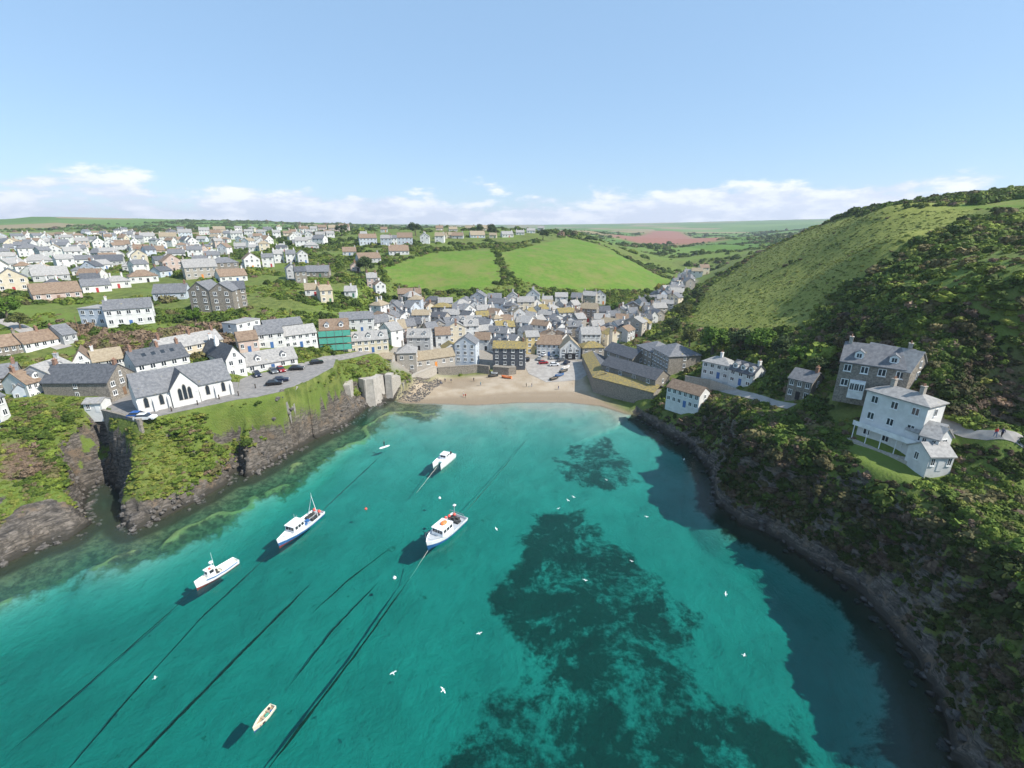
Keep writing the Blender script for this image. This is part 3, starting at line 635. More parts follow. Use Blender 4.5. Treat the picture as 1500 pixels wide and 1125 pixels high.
o = F((1222,570), (1322,587), 8, 6.2, 3.2, 26.0, wall='S', roof='s', nw=4, st=2, ch='LR', dm=2, near=True, door='door_white', label='large grey stone house with two dormers under the hillside', chm='wall_L')
bw = MB().box(-1.3, 1.3, -1.1, .0, -1, 2.7).build('bay_window', ['frame_white'], o, (-2.0, 0, 0))
for x in (-.8, 0, .8): link('window', WIN_FAR, bw, (x, -1.11, .7), 0, (.72, 1, 1.6))
F((1322,588), (1346,580), 9, 6.0, 3.4, 26.0, ridge='y', wall='S', roof='p', nw=1, st=2, ch='', dm=0, near=True, door=None, label='pale-roofed end wing of the large stone house')
F((1150,581), (1184,590), 6, 4.9, 1.9, 19.0, wall='S', roof='s', nw=3, st=2, ch='R', near=True, chm='brick', door='door_black', label='small square grey stone house among the bushes')
F((1027,549), (1066,558), 5.5, 4.4, 1.9, 14.6, ridge='h', wall='W', roof='p', nw=4, st=2, ch='M', near=True, label='white hip-roofed cottage on the lane below the trees')
F((1066,559), (1100,570), 6, 4.0, 2.4, 14.8, wall='W', roof='d', nw=3, st=2, dm=3, ch='R', near=True, label='white cottage with dark roof and three dormers on the lane')
F((975,588), (1022,603), 5.5, 4.8, 1.9, 8.0, wall='W', roof='b', nw=6, st=2, ch='', near=True, label='long white cottage perched just above the harbour rocks')
F((931,529), (953,541), 11, 6.5, 2.8, 7.6, ridge='h', wall='S', roof='s', nw=4, st=2, near=False, door=None, label='stone hip-roofed fish cellar further from the water')
F((953,538), (977,553), 12, 7.5, 3.2, 8.2, ridge='h', wall='S', roof='s', nw=6, st=3, near=False, door=None, label='tall stone hip-roofed fish cellar with rows of white windows')

# harbour-side fish cellars with lichen-covered lean-to roofs
def fish_cellar():
    A_, B2, C2 = at_z(868, 577, .4), at_z(955, 602, .4), at_z(852, 541, .4)
    o = empty('fish_cellar', (A_ + B2) / 2); tag(o, 'stone harbour-side fish cellar with mustard lichen lean-to roofs', 'building')
    org = (A_ + B2) / 2
    for P, Q, nm in ((A_, B2, 0), (C2, A_, 1)):
        d = Q - P; L = float(np.hypot(*d[:2])); yaw = math.atan2(d[1], d[0])
        b = MB(); b.box(0, L, 0, 7, -2, 6.3); w = b.build('harbour_wall', ['wall_S'], o, P - org, yaw)
        n = max(1, int(L / 7))
        rb = MB(); rb.add([(-.2,-.3,6.34),(L+.1,-.3,6.34),(L+.1,4.2,7.9),(-.2,4.2,7.9),(-.2,-.3,6.55),(L+.1,-.3,6.55),(L+.1,4.2,8.1),(-.2,4.2,8.1)], [(4,5,6,7),(0,1,5,4),(1,2,6,5),(3,0,4,7),(2,3,7,6)])
        rb.build('lean_to_roof', ['roof_l'], o, P - org, yaw)
        rb = MB(); rb.add([(-.2,4.25,7.8),(L+.1,4.25,7.8),(L+.1,9.5,5.6),(-.2,9.5,5.6),(-.2,4.25,8.05),(L+.1,4.25,8.05),(L+.1,9.5,5.8),(-.2,9.5,5.8)], [(4,5,6,7),(1,0,4,5),(1,5,6,2),(0,3,7,4),(2,6,7,3)])
        rb.build('rear_roof', ['roof_d'], o, P - org, yaw)
        FOOT.append(((P[0] + Q[0]) / 2, (P[1] + Q[1]) / 2, L / 2 + 6, L / 2 + 1, 10, yaw))
fish_cellar()
F((880,555), (958,580), 8, 5.6, 2.6, 4.5, roof='d', wall='S', nw=4, st=2, door=None, label='long dark-roofed stone store behind the harbour wall')
F((884,530), (925,545), 8, 5.2, 2.8, 5.0, roof='d', wall='S', nw=3, st=2, door=None, label='dark-roofed stone store below the hip-roofed fish cellars')
F((853,527), (884,526), 7, 5.2, 2.2, 3.4, ridge='h', roof='l', wall='L', nw=3, st=2, label='round-ended stone building with mustard lichen roof at the slipway')
q = MB().box(-.6, .6, -.6, .6, 0, 11.5).box(-.75, .75, -.75, .75, 11.5, 12).build('chimney_stack', ['wall_L'], None, hit(893, 518)[0]); tag(q, 'tall square stone chimney stack behind the lichen-roofed stores', 'chimney')

# ================================================================= HARBOUR FRONT
F((583,546), (611,545), 8, 7.6, 2.6, 5.4, ridge='h', wall='L', roof='p', nw=2, st=2, door=None, label='tall buff stone tower house rising from the beach wall', chm='wall_L', ch='L')
F((610,541), (667,533), 6.5, 3.6, 2.6, 5.0, wall='L', roof='t', nw=5, st=1, door='door_orange', label='long low stone store with orange and red doors above the beach')
F((650,526), (674,524), 6, 4.4, 2.0, 5.4, ridge='y', wall='W', roof='l', nw=2, st=1, door=None, label='small white house with mustard roof above the low store')
F((667,532), (697,533), 8, 8.4, 3.0, 4.4, ridge='y', wall='B', roof='s', nw=3, st=3, door=None, label='tall pale blue house with stone flank facing the beach')
F((722,537), (769,538), 7, 8.0, 2.2, 3.2, wall='D', roof='l', nw=4, st=3, door=None, ch='R', label='dark slate-hung harbour inn with mustard lichen roof')
F((597,513), (631,513), 6.5, 5.6, 3.0, None, wall='G', roof='p', nw=3, st=2, dm=2, door='door_black', label='grey fronted house with pale roof and two dormers above the tower house')
F((639,511), (661,510), 9, 6.2, 2.6, None, wall='W', roof='b', nw=2, st=2, door='door_red', label='bright white house with brown roof above the small mustard roof')
F((575,500), (597,498), 9, 5.2, 3.0, None, wall='P', roof='t', nw=2, st=2, door=None, label='pinkish house with tan roof beside the two-dormer house')
F((567,470), (588,470), 9, 5.4, 3.2, None, ridge='y', wall='G', roof='s', nw=2, st=2, label='pale grey gable-fronted house high on the village slope')
F((600,470), (618,470), 7, 10.5, 2.0, None, ridge='h', wall='B', roof='t', nw=2, st=3, door=None, ch='L', label='very tall narrow pale blue house above the harbour')
F((584,448), (618,447), 7, 6.4, 2.4, None, wall='S', roof='b', nw=3, st=2, ch='LR', label='brown stone house behind the very tall narrow blue house')
F((634,467), (661,467), 7, 6.0, 1.9, None, ridge='h', wall='D', roof='l', nw=3, st=2, label='slate-hung house with yellow-brown hipped roof above the village')
F((663,469), (679,469), 7, 5.4, 2.3, None, wall='B', roof='s', nw=2, st=2, label='pale blue house next to the yellow-brown hipped roof')
F((680,470), (698,468), 7, 5.4, 2.6, None, ridge='y', wall='W', roof='p', nw=2, st=2, label='white gable-fronted house below the scrub')
F((670,486), (706,485), 6, 4.6, 2.6, None, wall='L', roof='p', nw=3, st=2, dm=2, label='buff house with pale roof and two dormers in the village middle')
F((771,519), (790,518), 7, 8.0, 2.0, None, wall='Y', roof='p', nw=2, st=3, door='door_green', label='tall yellow house beside the slate-hung inn')
F((786,521), (822,522), 8, 5.4, 3.4, None, wall='W', roof='b', nw=5, st=2, door='door_blue', label='white shop-fronted house with brown roof on the slip')
o = F((820,527), (850,527), 9, 5.0, 4.2, None, ridge='y', wall='W', roof='t', nw=3, st=2, door=None, label='black-and-white timbered boathouse with wide dark doorway', cat='boathouse')
MB().box(-2.4, 2.4, -.08, .02, -.2, 2.7).build('boat_door', ['door_black'], o)
for x in (-3.2, -1.6, 0, 1.6, 3.2): MB().box(-.09, .09, -.06, .02, 3.0, 5.2).build('timber', ['wood_dark'], o, (x, 0, 0))
MB().box(-3.7, 3.7, -.065, .018, 2.8, 3.0).build('timber', ['wood_dark'], o)
F((851,513), (879,513), 9, 7.4, 2.6, None, wall='W', roof='p', nw=4, st=3, door='door_blue', ch='LR', label='large white three-storey house behind the boathouse')
F((500,488), (549,485), 7, 5.4, 2.4, None, wall='W', roof='s', nw=4, st=2, ch='R', label='white two-storey house with tall windows above the scaffolded house')
o = F((472,514), (514,511), 8, 7.4, 3.0, None, wall='C', roof='b', nw=3, st=3, dm=2, door=None, label='house wrapped in green scaffold netting with two dormers')
t = NT('net_green'); t.out(t.bsdf(t.mix(t.noise(1.2, 5), (.05, .30, .22), (.14, .45, .35)), .7))
simple('steel', (.35, .36, .37), rough=.4, metal=.6)
for k in range(3): MB().box(-5.4, 5.4, -1.25, -1.2, .2 + k * 2.5, 2.2 + k * 2.5).build('netting', ['net_green'], o); MB().box(-5.4, 5.4, -1.2, -.1, 2.25 + k * 2.5, 2.32 + k * 2.5).build('scaffold_deck', ['wood_brown'], o)
for k in range(5): MB().tube([(-5.3 + k * 2.65, -1.3, -1), (-5.3 + k * 2.65, -1.3, 8.4)], .05, 5).build('scaffold_pole', ['steel'], o)
F((514,519), (570,514), 6.5, 4.8, 2.6, None, wall='C', roof='p', nw=6, st=2, dm=3, ch='', label='cream terrace with three dormers between scaffold and tower house')
F((556,541), (575,541), 5, 4.0, 1.6, 8.4, wall='L', roof='t', nw=1, st=1, door='door_black', label='small stone hut on the grassy bank by the tower house', cat='hut', name='hut')
F((464,514), (440,520), 6, 4, 2, None, wall='W', roof='p', nw=3, st=1, label='low white outbuilding beside the scaffolded house') if False else None
F((418,512), (466,505), 6, 4.6, 2.4, None, wall='W', roof='p', nw=5, st=2, label='white row with pale roof behind the dormered car-park building')
F((380,512), (418,507), 6, 4.8, 2.4, None, wall='W', roof='s', nw=3, st=2, label='white house with grey roof behind the dormered car-park building')
F((352,518), (381,514), 6, 4.0, 2.2, None, wall='P', roof='b', nw=3, st=1, label='pinkish low house behind the white gable by the car park')
F((390,494), (445,487), 6, 3.4, 1.9, None, wall='G', roof='s', nw=4, st=1, label='low grey-roofed house above the white rows')
F((350,497), (384,488), 6, 5.0, .4, None, ridge='f', wall='W', roof='p', nw=3, st=2, label='white flat-roofed house with stepped storeys')
# the big house and stone villas on the left hillside
F((121,478), (158,478), 8, 6.0, .3, None, ridge='f', wall='B', roof='p', nw=3, st=2, door=None, label='bluish side block of the big white hillside house')
F((158,480), (228,474), 8, 6.0, 2.8, None, wall='W', roof='s', nw=5, st=2, ch='L', label='big white hillside house with sun room above the brown thicket')
F((282,457), (312,457), 9, 8.2, 3.2, None, ridge='y', wall='S', roof='s', nw=2, st=3, label='dark stone villa with left-hand gable on the hillside', door=None)
F((312,458), (345,457), 9, 8.2, 3.0, None, ridge='y', wall='S', roof='s', nw=2, st=3, label='dark stone villa with twin gable on the hillside', door=None)
F((336,452), (364,450), 8, 7.6, 2.6, None, wall='S', roof='d', nw=3, st=3, label='tall dark stone villa with dark roof beside the twin gables', door=None)
# ================================================================= THE TOWN: (zoom x, zoom y, width, wall, roof, shape, extra yaw, storeys)
T1 = """80 232 95 G s x 0 1|190 262 140 W s h 5 2|285 205 70 W p y 0 2|370 225 100 B s x 10 2|490 210 80 P p x 0 2|590 218 80 W s y 0 2|655 220 70 W s y 4 2|725 218 70 W p y 4 2|800 210 60 W s y 4 2|870 178 90 W p x 0 2
990 180 110 W t x 0 2|1090 152 90 B p x 0 2|1200 135 70 W p x 0 2|1290 128 80 C t x 0 2|920 250 110 P b x 10 1|955 218 60 W d y 0 2|1130 245 280 W b h 5 1|330 268 90 W t y 0 2|440 282 100 W p x 8 2|500 308 110 W s x 0 1
230 318 170 W p h 0 1|150 352 100 W b h 0 1|255 358 100 W t h 10 1|310 408 210 G p x 0 1|500 378 140 W s h 8 1|640 318 180 G d x -8 1|690 275 90 W p y 0 1|790 275 80 W p y 0 1|800 350 160 G p h 0 1|850 415 180 W b h 6 1
700 448 150 W p h 4 1|575 472 170 W s x 12 1|350 518 280 P b x 6 1|1000 518 220 B s x -12 1|1190 390 220 L p x 10 2|1330 362 180 S s h 8 2|1455 335 90 W b y 0 1|1375 412 190 W b x 6 1|1030 260 60 P b x 0 1|60 290 90 B p x 0 1
30 255 60 W s x 0 1|120 205 70 W b x 0 1|400 185 60 W p x 0 2|540 178 60 G s x 0 1|640 180 50 W b x 0 2|760 165 60 W s x 0 2|1390 160 80 W p x 0 2|1440 145 60 P b x 0 1|1340 150 50 W s y 0 2|60 330 80 G p x 0 1"""
T2 = """285 335 110 W b y 6 2|375 325 80 W s x 0 2|440 300 70 W p x 0 2|510 300 70 W s x 0 2|580 302 70 W p y 0 2|630 220 100 G p h 0 1|210 225 80 G p x 0 1|290 232 70 W p x 0 1|660 385 170 S s x -6 1|520 400 80 G s y 0 2
570 418 50 S d x 0 2|850 258 100 G b x 0 1|960 195 130 B b x 0 2|1065 197 85 B p x 0 2|1175 192 115 B b x 0 2|1290 187 70 W p y 0 2|1375 182 70 W t x 0 2|970 300 170 G b x 6 1|1140 255 150 W b x 4 1|630 495 95 W t x 0 1
720 535 80 C t x 10 2|855 502 45 W p x 0 1|1035 492 75 W b y 10 2|985 450 70 P p x 0 2|425 155 55 W p x 0 2|490 160 60 C b x 0 2|545 165 60 W p y 0 2|610 165 50 W s y 0 2|680 170 70 W p x 0 2|740 165 60 W p x 0 2
760 125 80 P t x 0 2|690 120 60 P b x 0 2|820 118 70 P b x 0 2|330 150 60 B p x 0 2|260 145 60 W p x 0 2|200 118 50 W p x 0 2|140 160 60 W s x 0 2|100 150 50 C t x 0 2|370 130 60 G s x 0 2|580 125 60 C b x 0 2|640 130 50 W p x 0 2
930 150 50 G p x 0 1|1050 120 50 G b x 0 1|1450 155 60 C t x 0 1|885 350 40 P b y 0 1|1110 195 40 W s x 0 2"""
T3 = """430 200 110 C t x 0 1|550 200 110 G b x 0 1|700 195 140 B t x 0 1|810 195 70 C t x 0 1|920 190 110 W p x 6 1|1010 175 80 W p x 6 1|1090 160 80 W p x 6 1|1160 140 60 W p x 0 1|640 140 90 P t x 0 1|760 142 100 C t x 0 1|520 150 80 G t x 0 1|420 140 70 P b x 0 1
900 110 60 W p x 0 1|1000 105 60 P p x 0 1|1080 100 50 G s x 0 1|30 240 80 B p x 0 2|160 240 90 B b x 0 2|310 228 80 W s y 0 2|420 225 90 W t x 0 2|120 310 150 W b x 0 1"""
def town(txt, x0, y0, sc, where):
    for rec in txt.replace('\n', '|').split('|'):
        a = rec.split(); G(x0 + float(a[0]) / sc, y0 + float(a[1]) / sc, float(a[2]) / sc, a[3], a[4], a[5], float(a[6]) + random.uniform(-9, 9), int(a[7]), where)
town(T1, 0, 310, 4, 'in the hillside town')
town(T2, 300, 310, 4, 'on the upper slope')
town(T3, 560, 310, 5, 'above the fields')
# more of the far town, filling its streets
tp = np.array([(0,352),(120,342),(330,336),(480,338),(500,352),(420,372),(330,372),(330,400),(250,415),(120,430),(0,432)], float); nt = 0
for _ in range(2600):
    px, py = random.uniform(0, 500), random.uniform(334, 434)
    if nt >= 125 or not inside(tp, np.array([px]), np.array([py]))[0]: continue
    p, tt = hit(px, py)
    if any(math.hypot(p[0] - f[0], p[1] - f[1]) < f[2] + 6.5 for f in FOOT): continue
    G(px, py, random.uniform(9, 14) * 680 / tt, random.choice('WWWWWCGBP'), random.choice('ssppbbtd'), random.choice('xxxyh'), random.choice([-35, 0, 0, 20, 50]) + random.uniform(-8, 8), random.choice([1, 2, 2]), 'in the hillside town'); nt += 1
# ================================================================= the packed village: lanes of small cottages between the surveyed ones
VILL = [(566,505),(552,480),(575,455),(625,452),(700,452),(770,455),(850,462),(890,470),(945,452),(985,430),(1004,412),(1012,416),(985,450),(955,475),(925,500),(890,512),(845,515),(780,512),(720,522),(690,505),(640,500),(600,505)]
vp = np.array(VILL, float); placed = []
cand = [(random.uniform(550, 1012), random.uniform(405, 524)) for _ in range(5000)]
cand = [c for c, k in zip(cand, inside(vp, np.array([c[0] for c in cand]), np.array([c[1] for c in cand]))) if k]
nv = 0
for px, py in cand:
    if nv >= 120: break
    p, tt = hit(px, py)
    if tt > 520: continue
    L = random.uniform(6.0, 9.5); W = random.uniform(5, 6.5); yaw = -math.atan2(p[0], p[1]) + R(random.choice([-62, -30, -8, 8, 28, 60]) + random.uniform(-8, 8))
    c, s_ = math.cos(yaw), math.sin(yaw); cx, cy = p[0] - s_ * W / 2, p[1] + c * W / 2; rr = min(L, W) * .62
    if any(math.hypot(cx - f[0], cy - f[1]) < rr + min(f[3], f[4]) * 1.02 + .3 for f in FOOT): continue
    st = 2 if random.random() < .85 else 3
    wall = random.choice('WWWWWWGGLLSCBP'); roof = random.choice('ssssppppttbbdddl' if random.random() < .8 else 'ssppd'); ridge = random.choice('xxxxyyh')
    zone_w = 'beside the harbour front' if py > 492 else ('up the valley lane' if px > 900 else 'in the village centre')
    ch_ = random.choice(['L', 'R', 'LR', '', 'R']); dr_ = random.choice(list(DOOR)); lab, grp = autolabel(wall, roof, ridge, st, zone_w, 'cottage', ch_, dr_)
    house((p[0], p[1], p[2]), yaw, L, W, 2.5 * st, random.uniform(1.9, 2.7), ridge, wall, roof, st, random.choice([2, 3]), lab, 'cottage', 'cottage',
          ch_, 1 if random.random() < .2 and ridge == 'x' else 0, dr_, False, 0, grp)
    nv += 1
# valley-lane houses further up
for px, py, w, wl_, rf in ((985,432,16,'W','p'),(992,424,14,'B','s'),(1000,418,22,'G','s'),(1008,410,18,'W','p'),(1020,408,20,'W','t'),(1032,402,18,'C','b'),(968,452,14,'W','p'),(960,462,14,'G','s'),(976,446,14,'W','s'),(950,470,16,'S','d')):
    G(px, py, w, wl_, rf, 'x', random.uniform(-30, 30), 2, 'up the valley lane')
for px, py, w, wl_, rf in ((862,447,26,'L','p'),(880,446,18,'W','p'),(822,449,24,'W','p'),(843,450,20,'S','s'),(780,447,26,'W','s'),(752,450,22,'G','p'),(725,452,26,'S','s'),(802,455,20,'W','p')):
    G(px, py, w, wl_, rf, random.choice('xxy'), random.uniform(-12, 12), 2, 'in the top row')
print('BUILDINGS', len(FOOT), nv)

# ================================================================= walls, paving, lanes
simple('asphalt', (.20, .19, .18), (.29, .27, .25), .9, .9, .3, .7, .3); simple('concrete', (.36, .33, .29), (.50, .46, .41), .7, .9, .3, .7, .4, .2, ((.22, .22, .13), .60))
simple('lane', (.33, .30, .27), (.42, .39, .35), .5, .9)
CLEAR = []
def sheet(name, poly, mat, off, step=1.5):
    CLEAR.append(poly)
    bm = bmesh.new(); vs_ = [bm.verts.new((x, y, 0)) for x, y in poly]; bm.faces.new(vs_)
    x0, y0 = poly.min(0); x1, y1 = poly.max(0)
    for v in np.arange(x0 + step, x1, step): bmesh.ops.bisect_plane(bm, geom=bm.verts[:] + bm.edges[:] + bm.faces[:], plane_co=(v, 0, 0), plane_no=(1, 0, 0))
    for v in np.arange(y0 + step, y1, step): bmesh.ops.bisect_plane(bm, geom=bm.verts[:] + bm.edges[:] + bm.faces[:], plane_co=(0, v, 0), plane_no=(0, 1, 0))
    bm.normal_update()
    for v in bm.verts: v.co.z = gz(v.co.x, v.co.y) + off
    for f in bm.faces:
        if f.normal.z < 0: f.normal_flip()
    me = bpy.data.meshes.new(name); bm.to_mesh(me); bm.free(); me.materials.append(MATS[mat]); return tag(link(name, me), kind='structure')
sheet('car_park', CARPARK, 'asphalt', .06); sheet('forecourt', FORECOURT, 'asphalt', .05)
def strip(pxs, w, z=None):
    c = [(at_z(a, b, z) if z else hit(a, b)[0])[:2] for a, b in pxs]; l, r = [], []
    for i, p in enumerate(c):
        d = np.array(c[min(i + 1, len(c) - 1)]) - np.array(c[max(i - 1, 0)]); d = d / np.hypot(*d); nrm = np.array((-d[1], d[0])) * w / 2
        l.append(p + nrm); r.append(p - nrm)
    return np.array(l + r[::-1])
sheet('path', strip([(1500,648),(1450,638),(1405,630),(1375,618),(1352,606)], 1.9), 'lane', .12, 1.0)
sheet('slipway', poly_px([(775,548),(768,536),(772,526),(812,524),(856,530),(862,548),(850,556),(800,560)]), 'lane', .07, 2.0)
sheet('road', strip([(1015,566),(1050,566),(1090,578),(1130,590),(1160,596)], 2.6), 'lane', .12, 1.0)
sheet('road', strip([(436,540),(480,526),(520,520),(560,516)], 3.5), 'asphalt', .14, 1.2)
sheet('road', strip([(0,468),(30,480),(60,496),(95,510)], 4), 'lane', .14, 1.2)
# zigzag buttressed sea wall
zig = [at_z(a, b, 0) for a, b in ((519,604),(524,592),(537,596),(551,594),(566,586),(576,586),(590,582),(612,570))]
sw = empty('sea_wall', (zig[3][0], zig[3][1], 0)); tag(sw, 'zigzag concrete sea wall with tall buttressed faces beside the beach', 'wall')
for i, (a, b) in enumerate(zip(zig[:-1], zig[1:])):
    d = b - a; L = float(np.hypot(*d[:2])); ya = math.atan2(d[1], d[0]); ztop = (9.6, 9.6, 9.6, 9.4, 9.2, 8.0, 5.6)[i]
    MB().add([(0,0,-3),(L,0,-3),(L,3.4,-3),(0,3.4,-3),(0,.5,ztop),(L,.5,ztop),(L,3.4,ztop),(0,3.4,ztop)], [(0,1,5,4),(1,2,6,5),(2,3,7,6),(3,0,4,7),(4,5,6,7)]).build('wall_panel', ['concrete' if i < 5 else 'wall_L'], sw, (a[0] - zig[3][0], a[1] - zig[3][1], i * .004), ya)
# beach-head walls
def wall_run(label, pxs, z0, h, th, mat, zs=None):
    P = [at_z(a, b, z0) for a, b in pxs]; o = empty('stone_wall', P[0]); tag(o, label, 'wall')
    for i, (a, b) in enumerate(zip(P[:-1], P[1:])):
        d = b - a; L = float(np.hypot(*d[:2])); MB().box(0, L + .05, 0, th, -5, h + i * .004).box(-.05, L + .08, -.08, th + .08, h + i * .004, h + .18 + i * .004).build('wall_panel', [mat], o, a - P[0], math.atan2(d[1], d[0]))
wall_run('dark curved stone wall along the head of the beach', [(642,548),(670,546),(700,544),(716,546)], 1.8, 2.6, 1.0, 'wall_S')
wall_run('stone plinth wall topped with lichen below the slate-hung inn', [(722,547),(745,549),(756,548)], 1.6, 2.8, 2.5, 'wall_S')
wall_run('rough stone wall stepping down from the tower house to the sand', [(592,578),(612,563),(640,551)], 1.0, 4.2, 1.4, 'wall_L')
wall_run('forecourt wall across the head of the dark gully', [(150,607),(178,614),(205,622),(215,616)], 16.6, 1.0, .5, 'wall_S')
wall_run('stone garden wall below the twin-gabled villas', [(283,462),(330,464),(372,462)], 24.2, 1.6, .5, 'wall_S')
wall_run('pale lane wall above the white cottages', [(1003,556),(1040,562),(1090,580),(1128,592)], 12.8, 1.1, .4, 'wall_L')
# ================================================================= PLANTS
def leaf_cloud(n, lobes, size, seed, core=.8):
    """leaf-sized quads spread over a lumpy crown made of several lobes, plus a small solid heart"""
    g = np.random.default_rng(seed); v, f = [], []
    for k in range(n):
        c, r = lobes[g.integers(len(lobes))]
        d = g.normal(size=3); d /= np.linalg.norm(d)
        if d[2] < -.35: d[2] *= -1
        p = np.array(c) + d * r * (1 - .35 * g.random() ** 2)
        nrm = d + g.normal(size=3) * .55; nrm /= np.linalg.norm(nrm)
        a = np.cross(nrm, g.normal(size=3)); a /= np.linalg.norm(a) + 1e-9; b = np.cross(nrm, a); s_ = size * g.uniform(.6, 1.4); i = len(v)
        v += [p - a * s_ - b * s_ * .5, p + a * s_ - b * s_ * .6, p + a * s_ * .7 + b * s_ * .7, p - a * s_ * .6 + b * s_ * .6]; f.append((i, i + 1, i + 2, i + 3))
    if core:
        for c, r in lobes:
            mb = MB(); mb.ball(c, r * core, 7); o = len(v); v += [np.array(q) for q in mb.v]; f += [tuple(i + o for i in q) for q in mb.f]
    return v, f
t = NT('foliage'); tint = t.attr('tint', 'INSTANCER').outputs['Color']; rnd = t.n('ShaderNodeObjectInfo').outputs['Random']
c_ = t.mix(1.0, tint, t.mix(t.noise(2.5, 3), (.62, .62, .62), (1.3, 1.3, 1.25)), 'MULTIPLY'); c_ = t.mix(.5, c_, t.mix(rnd, (.65, .68, .6), (1.3, 1.25, 1.2)), 'MULTIPLY')
t.out(t.bsdf(c_, .75, spec=.15))
PROTO = []
for k, lob in enumerate(([((0,0,.2),.8),((.5,.2,.1),.55),((-.4,.3,.15),.6)], [((0,0,.1),.75),((-.5,-.2,.25),.55),((.35,-.4,.05),.55),((.3,.4,.3),.5)], [((0,0,.35),.7),((.45,0,0),.6),((-.45,.1,0),.6)], [((.2,.1,.2),.7),((-.35,-.3,.1),.65),((-.1,.5,0),.5)])):
    v, f = leaf_cloud(230, lob, .16, 100 + k); PROTO.append(bpy.data.objects.new('shrub_form', mesh('shrub_form', v, f, 'foliage')))
pc = bpy.data.collections.new('shrub_forms')
for o in PROTO: pc.objects.link(o)
ng = bpy.data.node_groups.new('scatter_shrubs', 'GeometryNodeTree')
ng.interface.new_socket('Geometry', in_out='INPUT', socket_type='NodeSocketGeometry'); ng.interface.new_socket('Geometry', in_out='OUTPUT', socket_type='NodeSocketGeometry')
gi, go = ng.nodes.new('NodeGroupInput'), ng.nodes.new('NodeGroupOutput'); ci = ng.nodes.new('GeometryNodeCollectionInfo'); ci.inputs['Collection'].default_value = pc; ci.inputs['Separate Children'].default_value = True; ci.inputs['Reset Children'].default_value = True
ip = ng.nodes.new('GeometryNodeInstanceOnPoints'); ip.inputs['Pick Instance'].default_value = True
def named(n, ty): 
    q = ng.nodes.new('GeometryNodeInputNamedAttribute'); q.data_type = ty; q.inputs['Name'].default_value = n; return q.outputs['Attribute']
for a, b in ((gi.outputs[0], ip.inputs['Points']), (ci.outputs[0], ip.inputs['Instance']), (named('pick', 'INT'), ip.inputs['Instance Index']), (named('size', 'FLOAT_VECTOR'), ip.inputs['Scale']), (named('turn', 'FLOAT_VECTOR'), ip.inputs['Rotation']), (ip.outputs[0], go.inputs[0])): ng.links.new(a, b)
def scatter(name, label, P, rad, colr, squash=.8):
    n = len(P); rad = rad * np.clip(np.exp(RNG.normal(-.08, .36, n)), .45, 2.1); me = bpy.data.meshes.new(name); me.vertices.add(n); me.vertices.foreach_set('co', P.astype(np.float32).ravel())
    def at(nm, ty, key, val): a = me.attributes.new(nm, ty, 'POINT'); a.data.foreach_set(key, val)
    at('pick', 'INT', 'value', RNG.integers(0, 4, n).astype(np.int32))
    at('size', 'FLOAT_VECTOR', 'vector', np.stack([rad, rad * RNG.uniform(.8, 1.2, n), rad * squash * RNG.uniform(.75, 1.25, n)], 1).astype(np.float32).ravel())
    at('turn', 'FLOAT_VECTOR', 'vector', np.stack([RNG.uniform(-.15, .15, n), RNG.uniform(-.15, .15, n), RNG.uniform(0, 6.28, n)], 1).astype(np.float32).ravel())
    at('tint', 'FLOAT_COLOR', 'color', np.concatenate([colr, np.ones((n, 1))], 1).astype(np.float32).ravel())
    o = link(name, me); m = o.modifiers.new('scatter', 'NODES'); m.node_group = ng; me.materials.append(MATS['foliage'])
    return tag(o, label, None, None, 'stuff')
FT = np.array([f[:6] for f in FOOT])
def free(x, y, m=.6):
    ok = np.ones(len(x), bool)
    for cx, cy, r, hl, hw, ya in FT:
        near = np.abs(x - cx) + np.abs(y - cy) < (r + 2) * 1.5
        if near.any():
            dx, dy = x[near] - cx, y[near] - cy; c, s_ = math.cos(ya), math.sin(ya)
            ok[near] &= ~((np.abs(dx * c + dy * s_) < hl + m) & (np.abs(-dx * s_ + dy * c) < hw + m))
    for poly in CLEAR: ok &= poly_dist(poly, x, y) > m
    return ok
PAL = np.array([(.06,.095,.018),(.10,.15,.026),(.15,.20,.034),(.20,.22,.048),(.15,.135,.06),(.21,.15,.105)])
def palette(n, w): return PAL[RNG.choice(6, n, p=np.array(w) / sum(w))] * RNG.uniform(.85, 1.15, (n, 1))
def area(x0, x1, y0, y1, n, cond, marg=.7):
    x, y = RNG.uniform(x0, x1, n), RNG.uniform(y0, y1, n); cd, fld, vl, sd = zat(CD, x, y), zat(z_field, x, y), zat(z_vill, x, y), zat(z_sand, x, y)
    sl = np.minimum(zat(slope, x, y), 3.0); ok = RNG.random(n) < np.sqrt(1 + sl * sl) / 3.17
    ok &= (cd > .5) & (fld < .4) & (sd < .2) & cond(x, y, cd, vl) & ((zat(z_rock, x, y) < .45 + .3 * RNG.random(n)) | ((x > 30) & (zat(GZ, x, y) > 2.0) & (RNG.random(n) < .75) & (fbm(x / 4, y / 4, 3, 77) > .44))); x, y = x[ok], y[ok]
    k = free(x, y, marg); return x[k], y[k]
def place(x, y, sink=.1): return np.stack([x, y, gza(x, y) - sink], 1)
# left cliff turf and gorse
x, y = area(-135, -38, 66, 172, 110000, lambda x, y, c, v: (c < 26) & (v < .5) & (zat(slope, x, y) < np.where(x > -78, 3.4, 2.4)))
nn = fbm(x / 9, y / 9, 3, 5); col_ = np.where((nn > .60)[:, None], palette(len(x), (1.5, 4, 3, 1, 1.2, .2)), palette(len(x), (0, 1, 4, 4, .6, 0)))
br = zat(z_brown, x, y) > .5; col_[br] = palette(br.sum(), (0, 0, 0, 1, 2, 6))
scatter('cliff_turf', 'yellow-green turf and low gorse on the left-hand cliff', place(x, y, .15), np.where(nn > .60, RNG.uniform(.4, .95, len(x)), RNG.uniform(.28, .55, len(x))), col_, .55)
